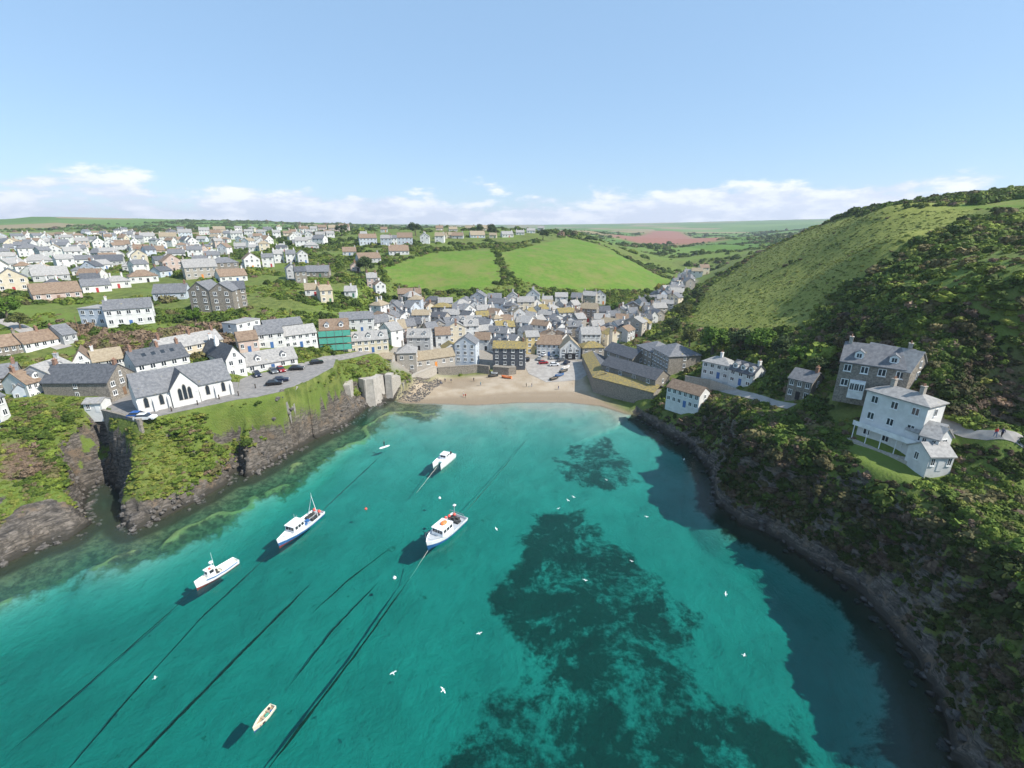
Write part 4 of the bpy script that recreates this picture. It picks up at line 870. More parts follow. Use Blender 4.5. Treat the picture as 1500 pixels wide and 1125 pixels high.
# right cliff
x, y = area(36, 135, -10, 150, 120000, lambda x, y, c, v: (c < 42) & (v < .3) & (zat(z_brack, x, y) < .5))
nn = fbm(x / 8, y / 8, 3, 6); col_ = np.where((nn > .52)[:, None], palette(len(x), (4, 3, 1, 0, 1, .5)), palette(len(x), (1, 3, 2, 1, 2, .5)))
br = zat(z_brown, x, y) > .5; col_[br] = palette(br.sum(), (0, 0, 0, .5, 2, 6))
lawn = inside(poly_px([(1238,655),(1275,688),(1325,705),(1372,700),(1360,680),(1300,668),(1255,645)], 17.4), x, y); k = ~lawn
scatter('cliff_scrub', 'scrub and ivy on the right-hand cliff, shade put into its colour where steep', place(x[k], y[k], .2), (np.where(nn > .52, RNG.uniform(.6, 1.4, len(x)), RNG.uniform(.35, .8, len(x))) * np.where(zat(slope, x, y) > 1.3, .85, 1.0))[k], np.where((zat(slope, x, y) > 1.0)[:, None], palette(len(x), (3, 1, 0, 0, 3, 1.5)) * .55, col_)[k], .8)  # on steep faces the cliff's deep shade is put into the scrub colour
# right hillside
x, y = area(50, 300, 60, 350, 80000, lambda x, y, c, v: (c >= 34) & (v < .3) & (zat(z_brack, x, y) < .4) & (fbm(x / 14, y / 14, 3, 8) > .30))
nn = fbm(x / 18, y / 18, 3, 7); col_ = np.where((nn > .5)[:, None], palette(len(x), (3, 3, 2, 0, 1, 0)), palette(len(x), (.5, 2, 3, 1.5, 3, .6)))
br = zat(z_brown, x, y) > .5; col_[br] = palette(br.sum(), (0, 0, 0, .5, 2, 6))
scatter('hillside_scrub', 'thick scrub covering the hillside above the stone house', place(x, y, .25), np.where(nn > .5, RNG.uniform(1.0, 2.1, len(x)), RNG.uniform(.6, 1.2, len(x))), col_ * np.array((1.25, 1.16, 1.15)), .7)
x, y = area(50, 330, 100, 480, 200000, lambda x, y, c, v: (zat(z_brack, x, y) > .5))
scatter('bracken', 'pale green bracken on the steep open slope', place(x, y, .12), RNG.uniform(.28, .6, len(x)), palette(len(x), (0, 1, 4, 4.5, .6, 0)) * 1.15, .42)
# gardens and rough ground behind the village and through the town
def midc(x, y, c, v): return (zat(z_brack, x, y) < .4) & (c > 14) & (v < .5) & (fbm(x / 22, y / 22, 3, 12) + .10 * (np.abs(y - 300) < 45) * (x > -80) > .425)
x, y = area(-420, 135, 112, 440, 170000, midc, 1.2); nn = fbm(x / 12, y / 12, 2, 13)
col_ = np.where((nn > .5)[:, None], palette(len(x), (4, 4, 2, .5, .5, 0)), palette(len(x), (1, 3, 4, 2, 2, .3))); br = zat(z_brown, x, y) > .5; col_[br] = palette(br.sum(), (.5, 0, 0, .5, 2, 7))
scatter('garden_shrubs', 'bushes and garden greenery between the houses and below the fields', place(x, y, .25), np.where(nn > .5, RNG.uniform(.8, 2.1, len(x)), RNG.uniform(.5, 1.2, len(x))), col_, .85)
x, y = area(-190, -80, 125, 215, 26000, lambda x, y, c, v: zat(z_brown, x, y) > .4, .8)
scatter('brown_thicket', 'brown leafless thicket on the bank behind the terraces', place(x, y, .1), RNG.uniform(.7, 1.4, len(x)), palette(len(x), (.4, .4, 0, .3, 2, 7)), 1.0)
x, y = area(-70, 105, 200, 420, 20000, lambda x, y, c, v: (v > .3) & (fbm(x / 9, y / 9, 3, 44) > .54), .5)
scatter('village_greenery', 'small gardens squeezed between the village cottages', place(x, y, .2), RNG.uniform(.4, 1.1, len(x)), palette(len(x), (3, 4, 3, 1, 1, 0)), .9)
x, y = area(-1000, 1000, 430, 1700, 170000, lambda x, y, c, v: ((fbm(x / 70, y / 70, 3, 15) > .60) | (np.abs(((x * .8 + y * .5 + 30 * fbm(x / 60, y / 60, 2, 19)) % 150) - 75) < 3.2) | (np.abs(((x * -.5 + y * .9) % 210) - 105) < 3.0)) & (zat(z_plough, x, y) < .4))
scatter('far_hedges', 'far hedgerows and copses on the farmland', place(x, y, .4), RNG.uniform(1.6, 4.0, len(x)), palette(len(x), (5, 4, 1, 0, .6, .3)), .8)
def hedge(label, pxs, w, r0, r1, dens):
    P = [hit(a, b)[0] for a, b in pxs]; X, Y = [], []
    for a, b in zip(P[:-1], P[1:]):
        L = np.hypot(*(b - a)[:2]); n = max(3, int(L * dens)); u = RNG.random(n); d = (b - a)[:2] / L
        o_ = RNG.normal(0, w / 2, n); X.append(a[0] + (b - a)[0] * u - d[1] * o_); Y.append(a[1] + (b - a)[1] * u + d[0] * o_)
    X, Y = np.concatenate(X), np.concatenate(Y); scatter('hedge', label, place(X, Y, .2), RNG.uniform(r0, r1, len(X)), palette(len(X), (4, 4, 1, .3, 1, .3)), .9)
hedge('hedge running uphill between the two green fields', [(724,362),(732,385),(740,408),(770,432)], 3.0, .8, 1.7, 1.3)
hedge('hedge along the top edge of the left green field', [(548,392),(600,378),(650,366),(724,362),(790,352)], 4, 1.0, 2.0, .9)
hedge('hedge down the far edge of the right green field', [(832,345),(900,368),(990,410)], 3, .9, 1.8, 1.0)
hedge('dark hedge across the bracken slope', [(1050,430),(1120,402),(1200,368),(1260,345)], 1.2, .5, 1.0, .8)
hedge('hedge line along the crest of the right-hand hill', [(1180,337),(1250,312),(1330,302),(1420,300),(1500,291)], 3, 1.0, 2.2, .9)
# single trees
simple('bark', (.09, .07, .05), (.16, .13, .10), 4, .9)
def tree_mesh(kind, seed):
    g = np.random.default_rng(seed); tr = MB(); lobes = []
    hgt_ = 1.0
    tr.tube([(0, 0, -.1), (.02, .01, .25), (.03, -.02, .5), (0, 0, .78)], [.05, .038, .026, .01], 7)
    for k in range(7):
        a = k * 2.4 + g.uniform(-.4, .4); z = .3 + .07 * k; r = .30 * (1 - .06 * k) if kind == 'round' else .42; e = np.array((math.cos(a) * r, math.sin(a) * r, z + (.16 if kind == 'round' else .22)))
        tr.tube([(.02, 0, z), tuple(e * .55 + np.array((0, 0, z * .42))), tuple(e)], [.018, .012, .005], 5); lobes.append((tuple(e), g.uniform(.15, .24)))
    for k in range(6):
        if kind == 'round': lobes.append((tuple(g.normal(0, .13, 2)) + (g.uniform(.5, .92),), g.uniform(.16, .25)))
        else: lobes.append((tuple(g.normal(0, .22, 2)) + (g.uniform(.72, .9),), g.uniform(.12, .2)))
    v, f = leaf_cloud(1500, lobes, .03, seed + 1, .62); return mesh('trunk', tr.v, tr.f, 'bark', tr.m), v, f
TREES = {}
for nm, c1, c2 in (('tree_dark', (.03, .052, .018), (.07, .10, .032)), ('tree_green', (.05, .10, .014), (.11, .19, .022)), ('tree_olive', (.06, .075, .02), (.13, .14, .04)), ('tree_gold', (.19, .16, .03), (.28, .24, .05))):
    tt_ = NT(nm); tt_.out(tt_.bsdf(tt_.mix(tt_.rng(tt_.noise(1.1, 4), .3, .7), c1, c2), .75, spec=.15))
_tm = {}
def tree(px, py, hpx, kind, mat, label, group=None, wide=1.0, cat='tree'):
    p, tt = hit(px, py); H = hpx * tt / FPX; key = (kind, mat, random.randrange(3))
    if key not in _tm: a, v, f = tree_mesh(kind, 300 + len(_tm)); _tm[key] = (a, mesh('crown', v, f, mat))
    o = empty('tree', (p[0], p[1], p[2] - .1), random.uniform(0, 6)); o.scale = (H * wide, H * wide, H); tag(o, label, cat, group); link('trunk', _tm[key][0], o); link('crown', _tm[key][1], o)
for a in ((501,345,14,'flat','tree_dark','dark wind-shaped pine on the skyline left of the hilltop bungalows'),(609,345,16,'flat','tree_dark','broad dark pine standing above the hilltop houses'),(703,344,14,'round','tree_dark','rounded dark tree in the pair above the bungalows'),
          (720,345,15,'round','tree_dark','taller dark tree in the pair above the bungalows'),(536,402,24,'round','tree_dark','dark round tree beside the yellow panel house'),(795,352,14,'flat','tree_dark','dark tree at the top corner of the right field'),
          (287,472,20,'round','tree_green','dark green garden tree beside the twin-gabled villas'),(12,468,34,'round','tree_green','bright green tree by the lane on the left edge'),(30,482,24,'round','tree_olive','olive tree by the lane below the bright green tree'),
          (1043,520,40,'round','tree_green','bright green round tree above the white cottages'),(1082,522,38,'round','tree_dark','dark green tree in the wood above the cottages'),(1112,524,42,'round','tree_green','tall mid-green tree in the wood behind the lane'),
          (1142,530,36,'round','tree_dark','dark tree at the end of the wood near the small stone house'),(1165,540,34,'round','tree_green','leafy tree just behind the small stone house'),(1010,508,26,'round','tree_olive','olive tree beside the hip-roofed fish cellar'),
          (1195,552,28,'round','tree_dark','dark bushy tree between the two stone houses'),(966,432,16,'round','tree_gold','golden-leaved tree at the foot of the right field'),(950,452,18,'round','tree_dark','dark tree beside the valley lane'),
          (1020,445,22,'round','tree_dark','dark tree at the foot of the bracken slope'),(1000,470,24,'round','tree_olive','olive tree below the bracken slope'),(985,488,22,'round','tree_dark','dark tree above the hip-roofed cellars'),(900,462,18,'round','tree_green','green tree in the valley gardens'),(845,452,14,'round','tree_dark','dark tree among the top row of houses')):
    tree(a[0], a[1], a[2], a[3], a[4], a[5], None, 1.15)
# ================================================================= BOATS
simple('hull_white', (.76, .76, .75), rough=.35, spec=.5); simple('hull_blue', (.03, .12, .30), rough=.35, spec=.5); simple('hull_red', (.28, .05, .035), rough=.6)
simple('deck_grey', (.42, .44, .46), rough=.8); simple('deck_wood', (.36, .27, .18), (.46, .36, .25), 4, .8); simple('orange', (.85, .22, .06), rough=.5); simple('buoy_red', (.75, .12, .09), rough=.5)
simple('gear_dark', (.03, .035, .04), (.10, .10, .09), 3, .8); simple('net_teal', (.07, .30, .20), (.12, .38, .28), 5, .9); simple('cream_paint', (.66, .60, .46), rough=.6)
simple('rope_weed', (.02, .024, .016), (.05, .05, .03), 2, .95); simple('rope_pale', (.45, .45, .38), rough=.9); simple('tyre', (.015, .015, .015), rough=.9)
def hull(L, B, fb, rise, fine=2.3, stern=.9, deck=.45, draft=.5, n=15):
    """stations stern to bow; rows: keel, bilge, waterline, band top, gunwale, inner gunwale, deck edge"""
    b = MB(); rows = []
    for i in range(n):
        s_ = i / (n - 1); x = (s_ - .5) * L; w = B / 2 * (stern + (1 - stern) * min(1, s_ / .35)) if s_ < .35 else B / 2 * max(.02, 1 - ((s_ - .35) / .65) ** fine)
        zs = fb + rise * max(0, s_ - .3) ** 2 * 2.0 + .05 * (1 - s_); xo = x + .10 * L * max(0, s_ - .8) * 1.2
        iw = max(.01, w - .10); rows.append([(x, 0, -draft), (x, w * .62, -draft * .55), (x, w * .86, .10), (x + (xo - x) * .5, w * .93, zs * .48), (xo, w, zs), (xo - .04 * s_, iw, zs), (xo - .05 * s_, iw * .97, zs - deck * (1 - .35 * s_))])
    m = len(rows[0])
    for sgn in (1, -1):
        v = [(p[0], p[1] * sgn, p[2]) for r in rows for p in r]; f = []; mi = []
        for i in range(n - 1):
            for k in range(m - 1):
                q = (i * m + k, i * m + k + 1, (i + 1) * m + k + 1, (i + 1) * m + k); f.append(q if sgn < 0 else q[::-1]); mi.append((2, 2, 1, 0, 0, 0)[k])
        o = len(b.v); b.add(v, f); b.m[-len(f):] = mi
    tr = rows[0]; b.add([(p[0], p[1] * s2, p[2]) for s2 in (1, -1) for p in tr[:5]], [(0, 1, 6, 5), (1, 2, 7, 6), (2, 3, 8, 7), (3, 4, 9, 8)], 0)
    tr = rows[0]; b.add([(tr[5][0] + .06, s2 * tr[5][1], tr[5][2]) for s2 in (1, -1)] + [(tr[5][0] + .06, s2 * tr[5][1], tr[5][2] - deck) for s2 in (-1, 1)] + [(tr[4][0], s2 * tr[4][1], tr[4][2]) for s2 in (1, -1)], [(0, 1, 2, 3), (4, 5, 1, 0)], 0)
    d = MB(); vv = [(r[6][0], r[6][1] * s2, r[6][2]) for r in rows for s2 in (1, -1)]; d.add(vv, [(2 * i, 2 * i + 1, 2 * i + 3, 2 * i + 2) for i in range(n - 1)])
    return b, d
def boat_at(name, label, bow, stern, z=0.0):
    a, b = at_z(*stern, .6), at_z(*bow, .6); d = b - a; m = (a + b) / 2
    o = empty(name, (m[0], m[1], z), math.atan2(d[1], d[0])); tag(o, label, 'boat'); return o, float(np.hypot(*d[:2]))
def cabin(o, x0, x1, w, z0, h, name='wheelhouse', rake=.25, wins=3):
    b = MB(); y = w / 2; t_ = .12
    b.add([(x0,-y,z0),(x1,-y,z0),(x1,y,z0),(x0,y,z0),(x0,-y+t_,z0+h),(x1-rake,-y+t_,z0+h),(x1-rake,y-t_,z0+h),(x0,y-t_,z0+h)], [(0,1,5,4),(1,2,6,5),(2,3,7,6),(3,0,4,7),(4,5,6,7)])
    c = b.build(name, ['hull_white'], o)
    MB().box(x0 - .15, x1 - rake + .25, -y + .02, y - .02, z0 + h, z0 + h + .1).build('cabin_roof', ['hull_white'], c)
    k = rake / h; zb, zt = z0 + h * .52, z0 + h * .88
    for i in range(wins):
        y0 = -y + .22 + i * (w - .44) / wins + .04; y1 = -y + .22 + (i + 1) * (w - .44) / wins - .04
        xb, xt = x1 - k * (zb - z0) + .02, x1 - k * (zt - z0) + .02
        MB().add([(xb,y0,zb),(xb,y1,zb),(xt,y1,zt),(xt,y0,zt),(xb-.06,y0,zb),(xb-.06,y1,zb),(xt-.06,y1,zt),(xt-.06,y0,zt)], [(0,1,2,3),(5,4,7,6),(4,0,3,7),(1,5,6,2),(3,2,6,7),(4,5,1,0)]).build('window', ['glass_pane'], c)
    n = max(1, int((x1 - x0) / .9))
    for sy in (1, -1):
        for i in range(n):
            xa = x0 + .2 + i * (x1 - rake - x0 - .3) / n; xb = xa + (x1 - rake - x0 - .3) / n - .18; yb = y - t_ * .52 + .02; yt = y - t_ * .88 + .02
            MB().add([(xa,sy*yb,zb),(xb,sy*yb,zb),(xb,sy*yt,zt),(xa,sy*yt,zt),(xa,sy*(yb-.05),zb),(xb,sy*(yb-.05),zb),(xb,sy*(yt-.05),zt),(xa,sy*(yt-.05),zt)], [(0,1,2,3),(4,7,6,5),(0,4,5,1),(3,2,6,7),(0,3,7,4),(1,5,6,2)]).build('window', ['glass_pane'], c)
    return c
def part(o, name, mat, fn): b = MB(); fn(b); return b.build(name, [mat], o)
def stern_fender(o, x, y, z, m='buoy_red'): part(o, 'fender', m, lambda b: b.ball((x, y, z), .32, 8, 0, (1, 1, 1.2)))
# broad white fishing boat with an orange life raft on the cabin
o, L = boat_at('fishing_boat', 'broad white fishing boat with orange life raft on its cabin roof', (626,800), (674,758)); B = L * .40
b, d = hull(L, B, 1.15, .55, 3.4, .95, .5); b.build('hull', ['hull_white', 'hull_blue', 'hull_blue'], o); d.build('deck', ['deck_grey'], o)
cabin(o, -.10 * L, .22 * L, B * .66, .7, 1.75, wins=4)
part(o, 'life_raft', 'orange', lambda b: b.ball((.02 * L, .1, 2.75), .55, 10, 0, (1.5, 1.1, .55)))
part(o, 'gear_stack', 'gear_dark', lambda b: [b.box(-.44 * L + i * .62, -.44 * L + i * .62 + .52, -B * .36 + j * .7, -B * .36 + j * .7 + .58, .65, 1.15 + .12 * ((i * j) % 3)) for i in range(3) for j in range(4) if (i + j) % 4 != 3])
part(o, 'gantry', 'steel', lambda b: (b.tube([(-.40 * L, -B * .42, .8), (-.40 * L, -B * .40, 2.5), (-.40 * L, B * .40, 2.5), (-.40 * L, B * .42, .8)], .06, 6)))
part(o, 'mast', 'hull_white', lambda b: (b.tube([(-.47 * L, -B * .3, 1), (-.49 * L, -B * .3, 3.6)], [.05, .03], 6), b.box(-.52 * L, -.46 * L, -B * .3 - .25, -B * .3 + .25, 3.1, 3.3)))
for y_ in (-.40, -.46): stern_fender(o, (-.36 if y_ > -.43 else -.28) * L, y_ * B * -1 * -1, 1.25)
stern_fender(o, -.45 * L, -B * .25, 1.3)
part(o, 'rail', 'steel', lambda b: b.tube([(.20 * L, B * .44, 1.35), (.36 * L, B * .36, 2.0), (.47 * L, B * .16, 2.15), (.47 * L, -B * .16, 2.15), (.36 * L, -B * .36, 2.0), (.20 * L, -B * .44, 1.35)], .03, 5))
part(o, 'antenna', 'hull_white', lambda b: b.tube([(.12 * L, B * .25, 2.5), (.12 * L, B * .25, 4.0)], .02, 5))
# blue-striped boat with A-frame mast
o, L = boat_at('fishing_boat', 'white and blue fishing boat with tall stern A-frame mast', (408,797), (468,750)); B = L * .31
b, d = hull(L, B, 1.0, .8, 2.2, .85, .5); b.build('hull', ['hull_white', 'hull_blue', 'hull_red'], o); d.build('deck', ['deck_grey'], o)
cabin(o, -.02 * L, .24 * L, B * .68, .75, 1.7, wins=3); part(o, 'foredeck_hatch', 'hull_white', lambda b: b.box(.25 * L, .36 * L, -.55, .55, .95, 1.4))
part(o, 'mast', 'hull_white', lambda b: (b.tube([(-.34 * L, -B * .36, .9), (-.36 * L, 0, 5.4)], [.06, .04], 6), b.tube([(-.34 * L, B * .36, .9), (-.36 * L, 0, 5.4)], [.06, .04], 6), b.tube([(-.36 * L, 0, 5.4), (-.36 * L, 0, 6.2)], .03, 5)))
part(o, 'pot_stack', 'gear_dark', lambda b: [b.box(-.42 * L + i * .6, -.42 * L + i * .6 + .5, y_, y_ + .55, .55, 1.05 + .1 * (i % 2)) for i in range(4) for y_ in (-.95, .45)])
part(o, 'fish_box', 'hull_blue', lambda b: (b.box(-.22 * L, -.22 * L + .8, -.4, .3, .55, .9), b.box(-.12 * L, -.12 * L + .6, .1, .7, .55, .85)))
stern_fender(o, -.47 * L, -B * .28, 1.2); stern_fender(o, -.46 * L, B * .1, 1.15)
for y_ in (.3, -.3): part(o, 'antenna', 'hull_white', lambda b: b.tube([(.06 * L, y_, 2.5), (.06 * L, y_ * 1.2, 4.0)], .02, 5))
# small white boat, radar dome
o, L = boat_at('fishing_boat', 'white fishing boat with radar dome and clear after deck', (287,858), (346,820)); B = L * .31
b, d = hull(L, B, .85, .75, 2.2, .8, .35); b.build('hull', ['hull_white', 'hull_white', 'hull_red'], o); d.build('deck', ['cream_paint'], o)
for sy in (1, -1): part(o, 'blue_stripe', 'hull_blue', lambda b: b.tube([(-.44 * L, sy * B * .42, .72), (-.15 * L, sy * B * .503, .72), (.12 * L, sy * B * .475, .80), (.30 * L, sy * B * .36, .98)], .07, 5))
cabin(o, .06 * L, .26 * L, B * .5, .7, 1.5, wins=2)
part(o, 'radar_dome', 'hull_white', lambda b: (b.tube([(.08 * L, 0, 2.2), (.08 * L, 0, 3.0)], .07, 6), b.ball((.08 * L, 0, 3.15), .38, 10, 0, (1, 1, .6)))); part(o, 'mast', 'hull_white', lambda b: b.tube([(.04 * L, .1, 2.2), (.04 * L, .1, 5.0)], [.04, .02], 5))
part(o, 'winch', 'gear_dark', lambda b: (b.box(-.04 * L, .02 * L, -.5, -.1, .6, 1.1), b.box(-.02 * L, .03 * L, .3, .8, .6, .95))); part(o, 'buoy', 'buoy_red', lambda b: b.ball((.16 * L, .35, 2.4), .22, 8)); part(o, 'engine_box', 'hull_white', lambda b: b.box(-.30 * L, -.10 * L, -.55, .55, .5, .95))
# catamaran
o, L = boat_at('catamaran', 'small white twin-hulled motor boat moored near the beach', (640,682), (660,665)); L = max(L, 5.5); B = L * .5
for sy in (1, -1):
    b, d = hull(L, B * .34, .95, .35, 2.6, .95, .2); q = b.build('hull', ['hull_white'] * 3, o, (0, sy * B * .33, 0)); d.build('deck', ['hull_white'], q)
part(o, 'bridge_deck', 'hull_white', lambda b: b.box(-.46 * L, .22 * L, -B * .34, B * .34, .45, .82)); cabin(o, -.22 * L, .08 * L, B * .55, .8, 1.3, wins=2); part(o, 'outboard', 'gear_dark', lambda b: (b.box(-.54 * L, -.47 * L, -.25, .25, .2, 1.2)))
part(o, 'cockpit_mat', 'gear_dark', lambda b: b.box(-.44 * L, -.26 * L, -B * .2, B * .2, .82, .9))
# open wooden dinghy
o, L = boat_at('rowing_boat', 'open cream rowing boat with thwarts and fishing gear aboard', (371,1067), (400,1032)); B = L * .38
b, d = hull(L, B, .55, .3, 2.1, .8, .42, .25); b.build('hull', ['cream_paint', 'cream_paint', 'hull_blue'], o); d.build('floor_boards', ['deck_wood'], o)
for fx in (-.25, .02, .26): part(o, 'thwart', 'deck_wood', lambda b: b.box(fx * L - .12, fx * L + .12, -B * .43, B * .43, .36, .41))
part(o, 'net_heap', 'net_teal', lambda b: b.ball((-.12 * L, .1, .35), .28, 8, 0, (1.2, .9, .6))); part(o, 'tackle_box', 'gear_dark', lambda b: (b.box(.08 * L, .08 * L + .35, .1, .5, .14, .42), b.box(-.4 * L, -.4 * L + .25, -.5, -.2, .14, .45)))
part(o, 'bucket', 'hull_blue', lambda b: b.tube([(-.3 * L, .25, .14), (-.3 * L, .25, .45)], [.12, .15], 8)); part(o, 'rope_coil', 'rope_pale', lambda b: b.ball((.33 * L, 0, .28), .22, 8, 0, (1, 1, .4)))
# mooring ropes
def rope(label, pxs, z, r, mat='rope_weed'):
    P = [at_z(a, b, zz) for (a, b), zz in zip(pxs, z if isinstance(z, (list, tuple)) else [z] * len(pxs))]; path = []
    for a, b in zip(P[:-1], P[1:]):
        n = max(2, int(np.hypot(*(b - a)[:2]) / .9)); path += [a + (b - a) * i / n for i in range(n)]
    path.append(P[-1]); path = [p + np.array((random.uniform(-.05, .05), random.uniform(-.05, .05), random.uniform(-.04, .04))) for p in path]
    q = [r * (.55 + .9 * float(vnoise(np.array([p[0] / 2.5]), np.array([p[1] / 2.5]), 5)[0])) for p in path]
    q = [v_ * min(1, (i + 1) / 7, (len(q) - i) / 7) for i, v_ in enumerate(q)] if mat == 'rope_weed' else q
    b = MB(); b.tube(path, q, 6); tag(b.build('mooring_rope', [mat]), label, 'rope')
rope('thick weed-covered mooring rope below the life-raft boat', [(360,1170),(440,1064),(520,960),(600,848)], [-4.8, -4.4, -4.0, -2.6], .16)
rope('thin pale mooring line at the bow of the life-raft boat', [(600,848),(627,806)], [-2.6, .9], .05, 'rope_pale')
rope('thick weed-covered rope running in the middle of the moorings', [(170,1145),(280,1032),(380,930),(455,855)], [-5, -4.7, -4.5, -4.3], .16)
rope('weed-covered rope leading to the A-frame boat', [(80,1150),(200,1010),(300,900),(395,812)], [-4.8, -4.4, -3.6, -.5], .08)
rope('weed-covered rope leading to the radar-dome boat', [(10,1105),(120,1010),(245,900),(288,860)], [-4.6, -4, -2.4, .3], .07)
rope('short dark rope between the middle moorings, nearer the dinghy', [(420,1010),(490,920),(555,852)], [-5, -4.7, -4.5], .11)
rope('short faint rope beside the life-raft boat mooring', [(455,900),(510,850),(575,800)], [-4.8, -4.6, -4.4], .10)
rope('stern line of the A-frame boat running to the beach', [(468,752),(510,712),(562,664)], [.2, -.8, -1.1], .06)
rope('stern line of the life-raft boat running to the beach', [(680,752),(725,700),(775,640)], [.2, -.8, -1.0], .06)
rope('pale bow line of the twin-hulled boat', [(640,684),(610,722)], [.5, -.6], .05, 'rope_pale')
for (px, py), m, lb in (((536,746),'buoy_red','red mooring buoy floating between the fishing boats'), ((578,847),'hull_white','small white buoy floating by the weed-covered rope'), ((644,730),'hull_white','small white buoy floating beyond the life-raft boat')):
    p = at_z(px, py, .1); b = MB(); b.ball((0, 0, .1), .32, 10, 0, (1, 1, .9)).tube([(0, 0, .35), (0, 0, .52)], .06, 6); tag(b.build('buoy', [m], None, p), lb, 'buoy')

# ================================================================= PEOPLE
simple('skin', (.45, .28, .2), rough=.6); CL = {}
for n, c in (('navy', (.03, .04, .09)), ('black', (.015, .015, .018)), ('red', (.5, .05, .04)), ('white', (.7, .7, .7)), ('denim', (.08, .13, .24)), ('khaki', (.3, .25, .16)), ('teal', (.05, .25, .28))): simple('cloth_' + n, c, rough=.9)
def body(pose):
    J = {'pelvis': (0,0,.95), 'waist': (0,.01,1.12), 'chest': (0,.01,1.36), 'neck': (0,0,1.52), 'head': (0,-.02,1.64), 'crown': (0,-.01,1.76)}
    st = .16 if pose == 'walk' else .04
    for s_, k in ((1, 'l'), (-1, 'r')):
        f_ = st * s_
        J.update({k+'hip': (.10*s_,0,.9), k+'knee': (.11*s_,-f_*.6-.02,.5), k+'ankle': (.11*s_,-f_+.03,.08), k+'toe': (.12*s_,-f_-.13,.04), k+'sh': (.19*s_,.01,1.42), k+'elb': (.25*s_,.04+f_*.5,1.14), k+'hand': (.25*s_,-.06+f_*.9,.9)})
    E = [('pelvis','waist'),('waist','chest'),('chest','neck'),('neck','head'),('head','crown')]
    for k in 'lr': E += [('pelvis',k+'hip'),(k+'hip',k+'knee'),(k+'knee',k+'ankle'),(k+'ankle',k+'toe'),('chest',k+'sh'),(k+'sh',k+'elb'),(k+'elb',k+'hand')]
    rad = {'pelvis': .15, 'waist': .135, 'chest': .155, 'neck': .06, 'head': .105, 'crown': .07}
    for k in 'lr': rad.update({k+'hip': .10, k+'knee': .065, k+'ankle': .045, k+'toe': .04, k+'sh': .07, k+'elb': .045, k+'hand': .04})
    nm = list(J); me = bpy.data.meshes.new('sk'); me.from_pydata([J[q] for q in nm], [(nm.index(a), nm.index(b)) for a, b in E], [])
    ob = bpy.data.objects.new('sk', me); COL.objects.link(ob); m = ob.modifiers.new('s', 'SKIN')
    for i, q in enumerate(nm): me.skin_vertices[0].data[i].radius = (rad[q],) * 2; me.skin_vertices[0].data[i].use_root = (q == 'pelvis')
    ob.modifiers.new('d', 'SUBSURF').levels = 1
    dg = bpy.context.evaluated_depsgraph_get(); dg.update(); out = bpy.data.meshes.new_from_object(ob.evaluated_get(dg)); bpy.data.objects.remove(ob); return out
def add_skin(pose):
    try: return body(pose)
    except Exception as e: print('skin failed', e); raise
bpy.ops.object.select_all(action='DESELECT') if bpy.context.mode == 'OBJECT' else None
def ensure_skin_layer(me): pass
_bm_skin = {}
def body_mesh(pose, top, legs):
    if pose not in _bm_skin: _bm_skin[pose] = add_skin(pose)
    me = _bm_skin[pose].copy(); me.name = 'person'; me.materials.clear()
    for n in ('skin', top, legs, 'gear_dark'): me.materials.append(MATS[n])
    mi = []
    for p in me.polygons:
        z, x = p.center.z, abs(p.center.x); mi.append(3 if z > 1.66 and p.center.y > -.06 or z < .09 else (0 if z > 1.5 or (x > .2 and z < .98) else (1 if z > .98 else 2)))
    me.polygons.foreach_set('material_index', mi); me.polygons.foreach_set('use_smooth', [True] * len(mi)); return me
def person(px, py, top, legs, label, pose='stand', z=None, rz=None):
    p = hit(px, py)[0] if z is None else at_z(px, py, z); zz = gz(p[0], p[1]) if z is None else z
    o = link('person', body_mesh(pose, 'cloth_' + top, 'cloth_' + legs), None, (p[0], p[1], zz + .03), random.uniform(0, 6) if rz is None else rz); tag(o, label, 'person'); return o
for a in ((646,562,'black','denim','person in black top nearest the curved wall, one of three together','walk'),(652,560,'navy','black','person in dark clothes in the middle of three by the curved wall','stand'),(661,561,'navy','khaki','person in navy top at the end of the group of three on the sand','walk'),
          (694,559,'black','black','person in black walking alone on the middle of the sand','walk'),(704,565,'teal','denim','person in teal top walking towards the water','walk'),(682,583,'red','khaki','person in red top at the edge of the water','stand'),(679,581,'white','red','person in white top beside the one in red by the water','walk'),
          (771,567,'khaki','black','person in khaki top standing with another below the slipway','stand'),(779,567,'black','denim','person in black top standing with another below the slipway','stand'),(818,571,'navy','denim','person in navy top by the row of small boats','walk'),
          (1457,640,'red','denim','walker in red top on the cliff path','walk'),(1466,641,'navy','black','walker in navy top on the cliff path','walk')):
    person(*a)
# paddleboarder
p = at_z(563, 655, .05); b = MB(); n = 14
for i in range(n): pass
ring = [(1.6 * math.cos(a) * (1 if math.cos(a) < 0 else 1.05), .40 * math.sin(a)) for a in [2 * math.pi * i / 20 for i in range(20)]]
b.add([(x, y, .0) for x, y in ring] + [(x * .97, y * .95, .14) for x, y in ring], [tuple(range(19, -1, -1)), tuple(range(20, 40))] + [(i, (i + 1) % 20, 20 + (i + 1) % 20, 20 + i) for i in range(20)])
tag(b.build('paddleboard', ['hull_white'], None, p, .75), 'white paddleboard afloat off the left rocks', 'paddleboard')
person(563, 654, 'black', 'black', 'person in black wetsuit standing on the paddleboard', 'stand', .18)

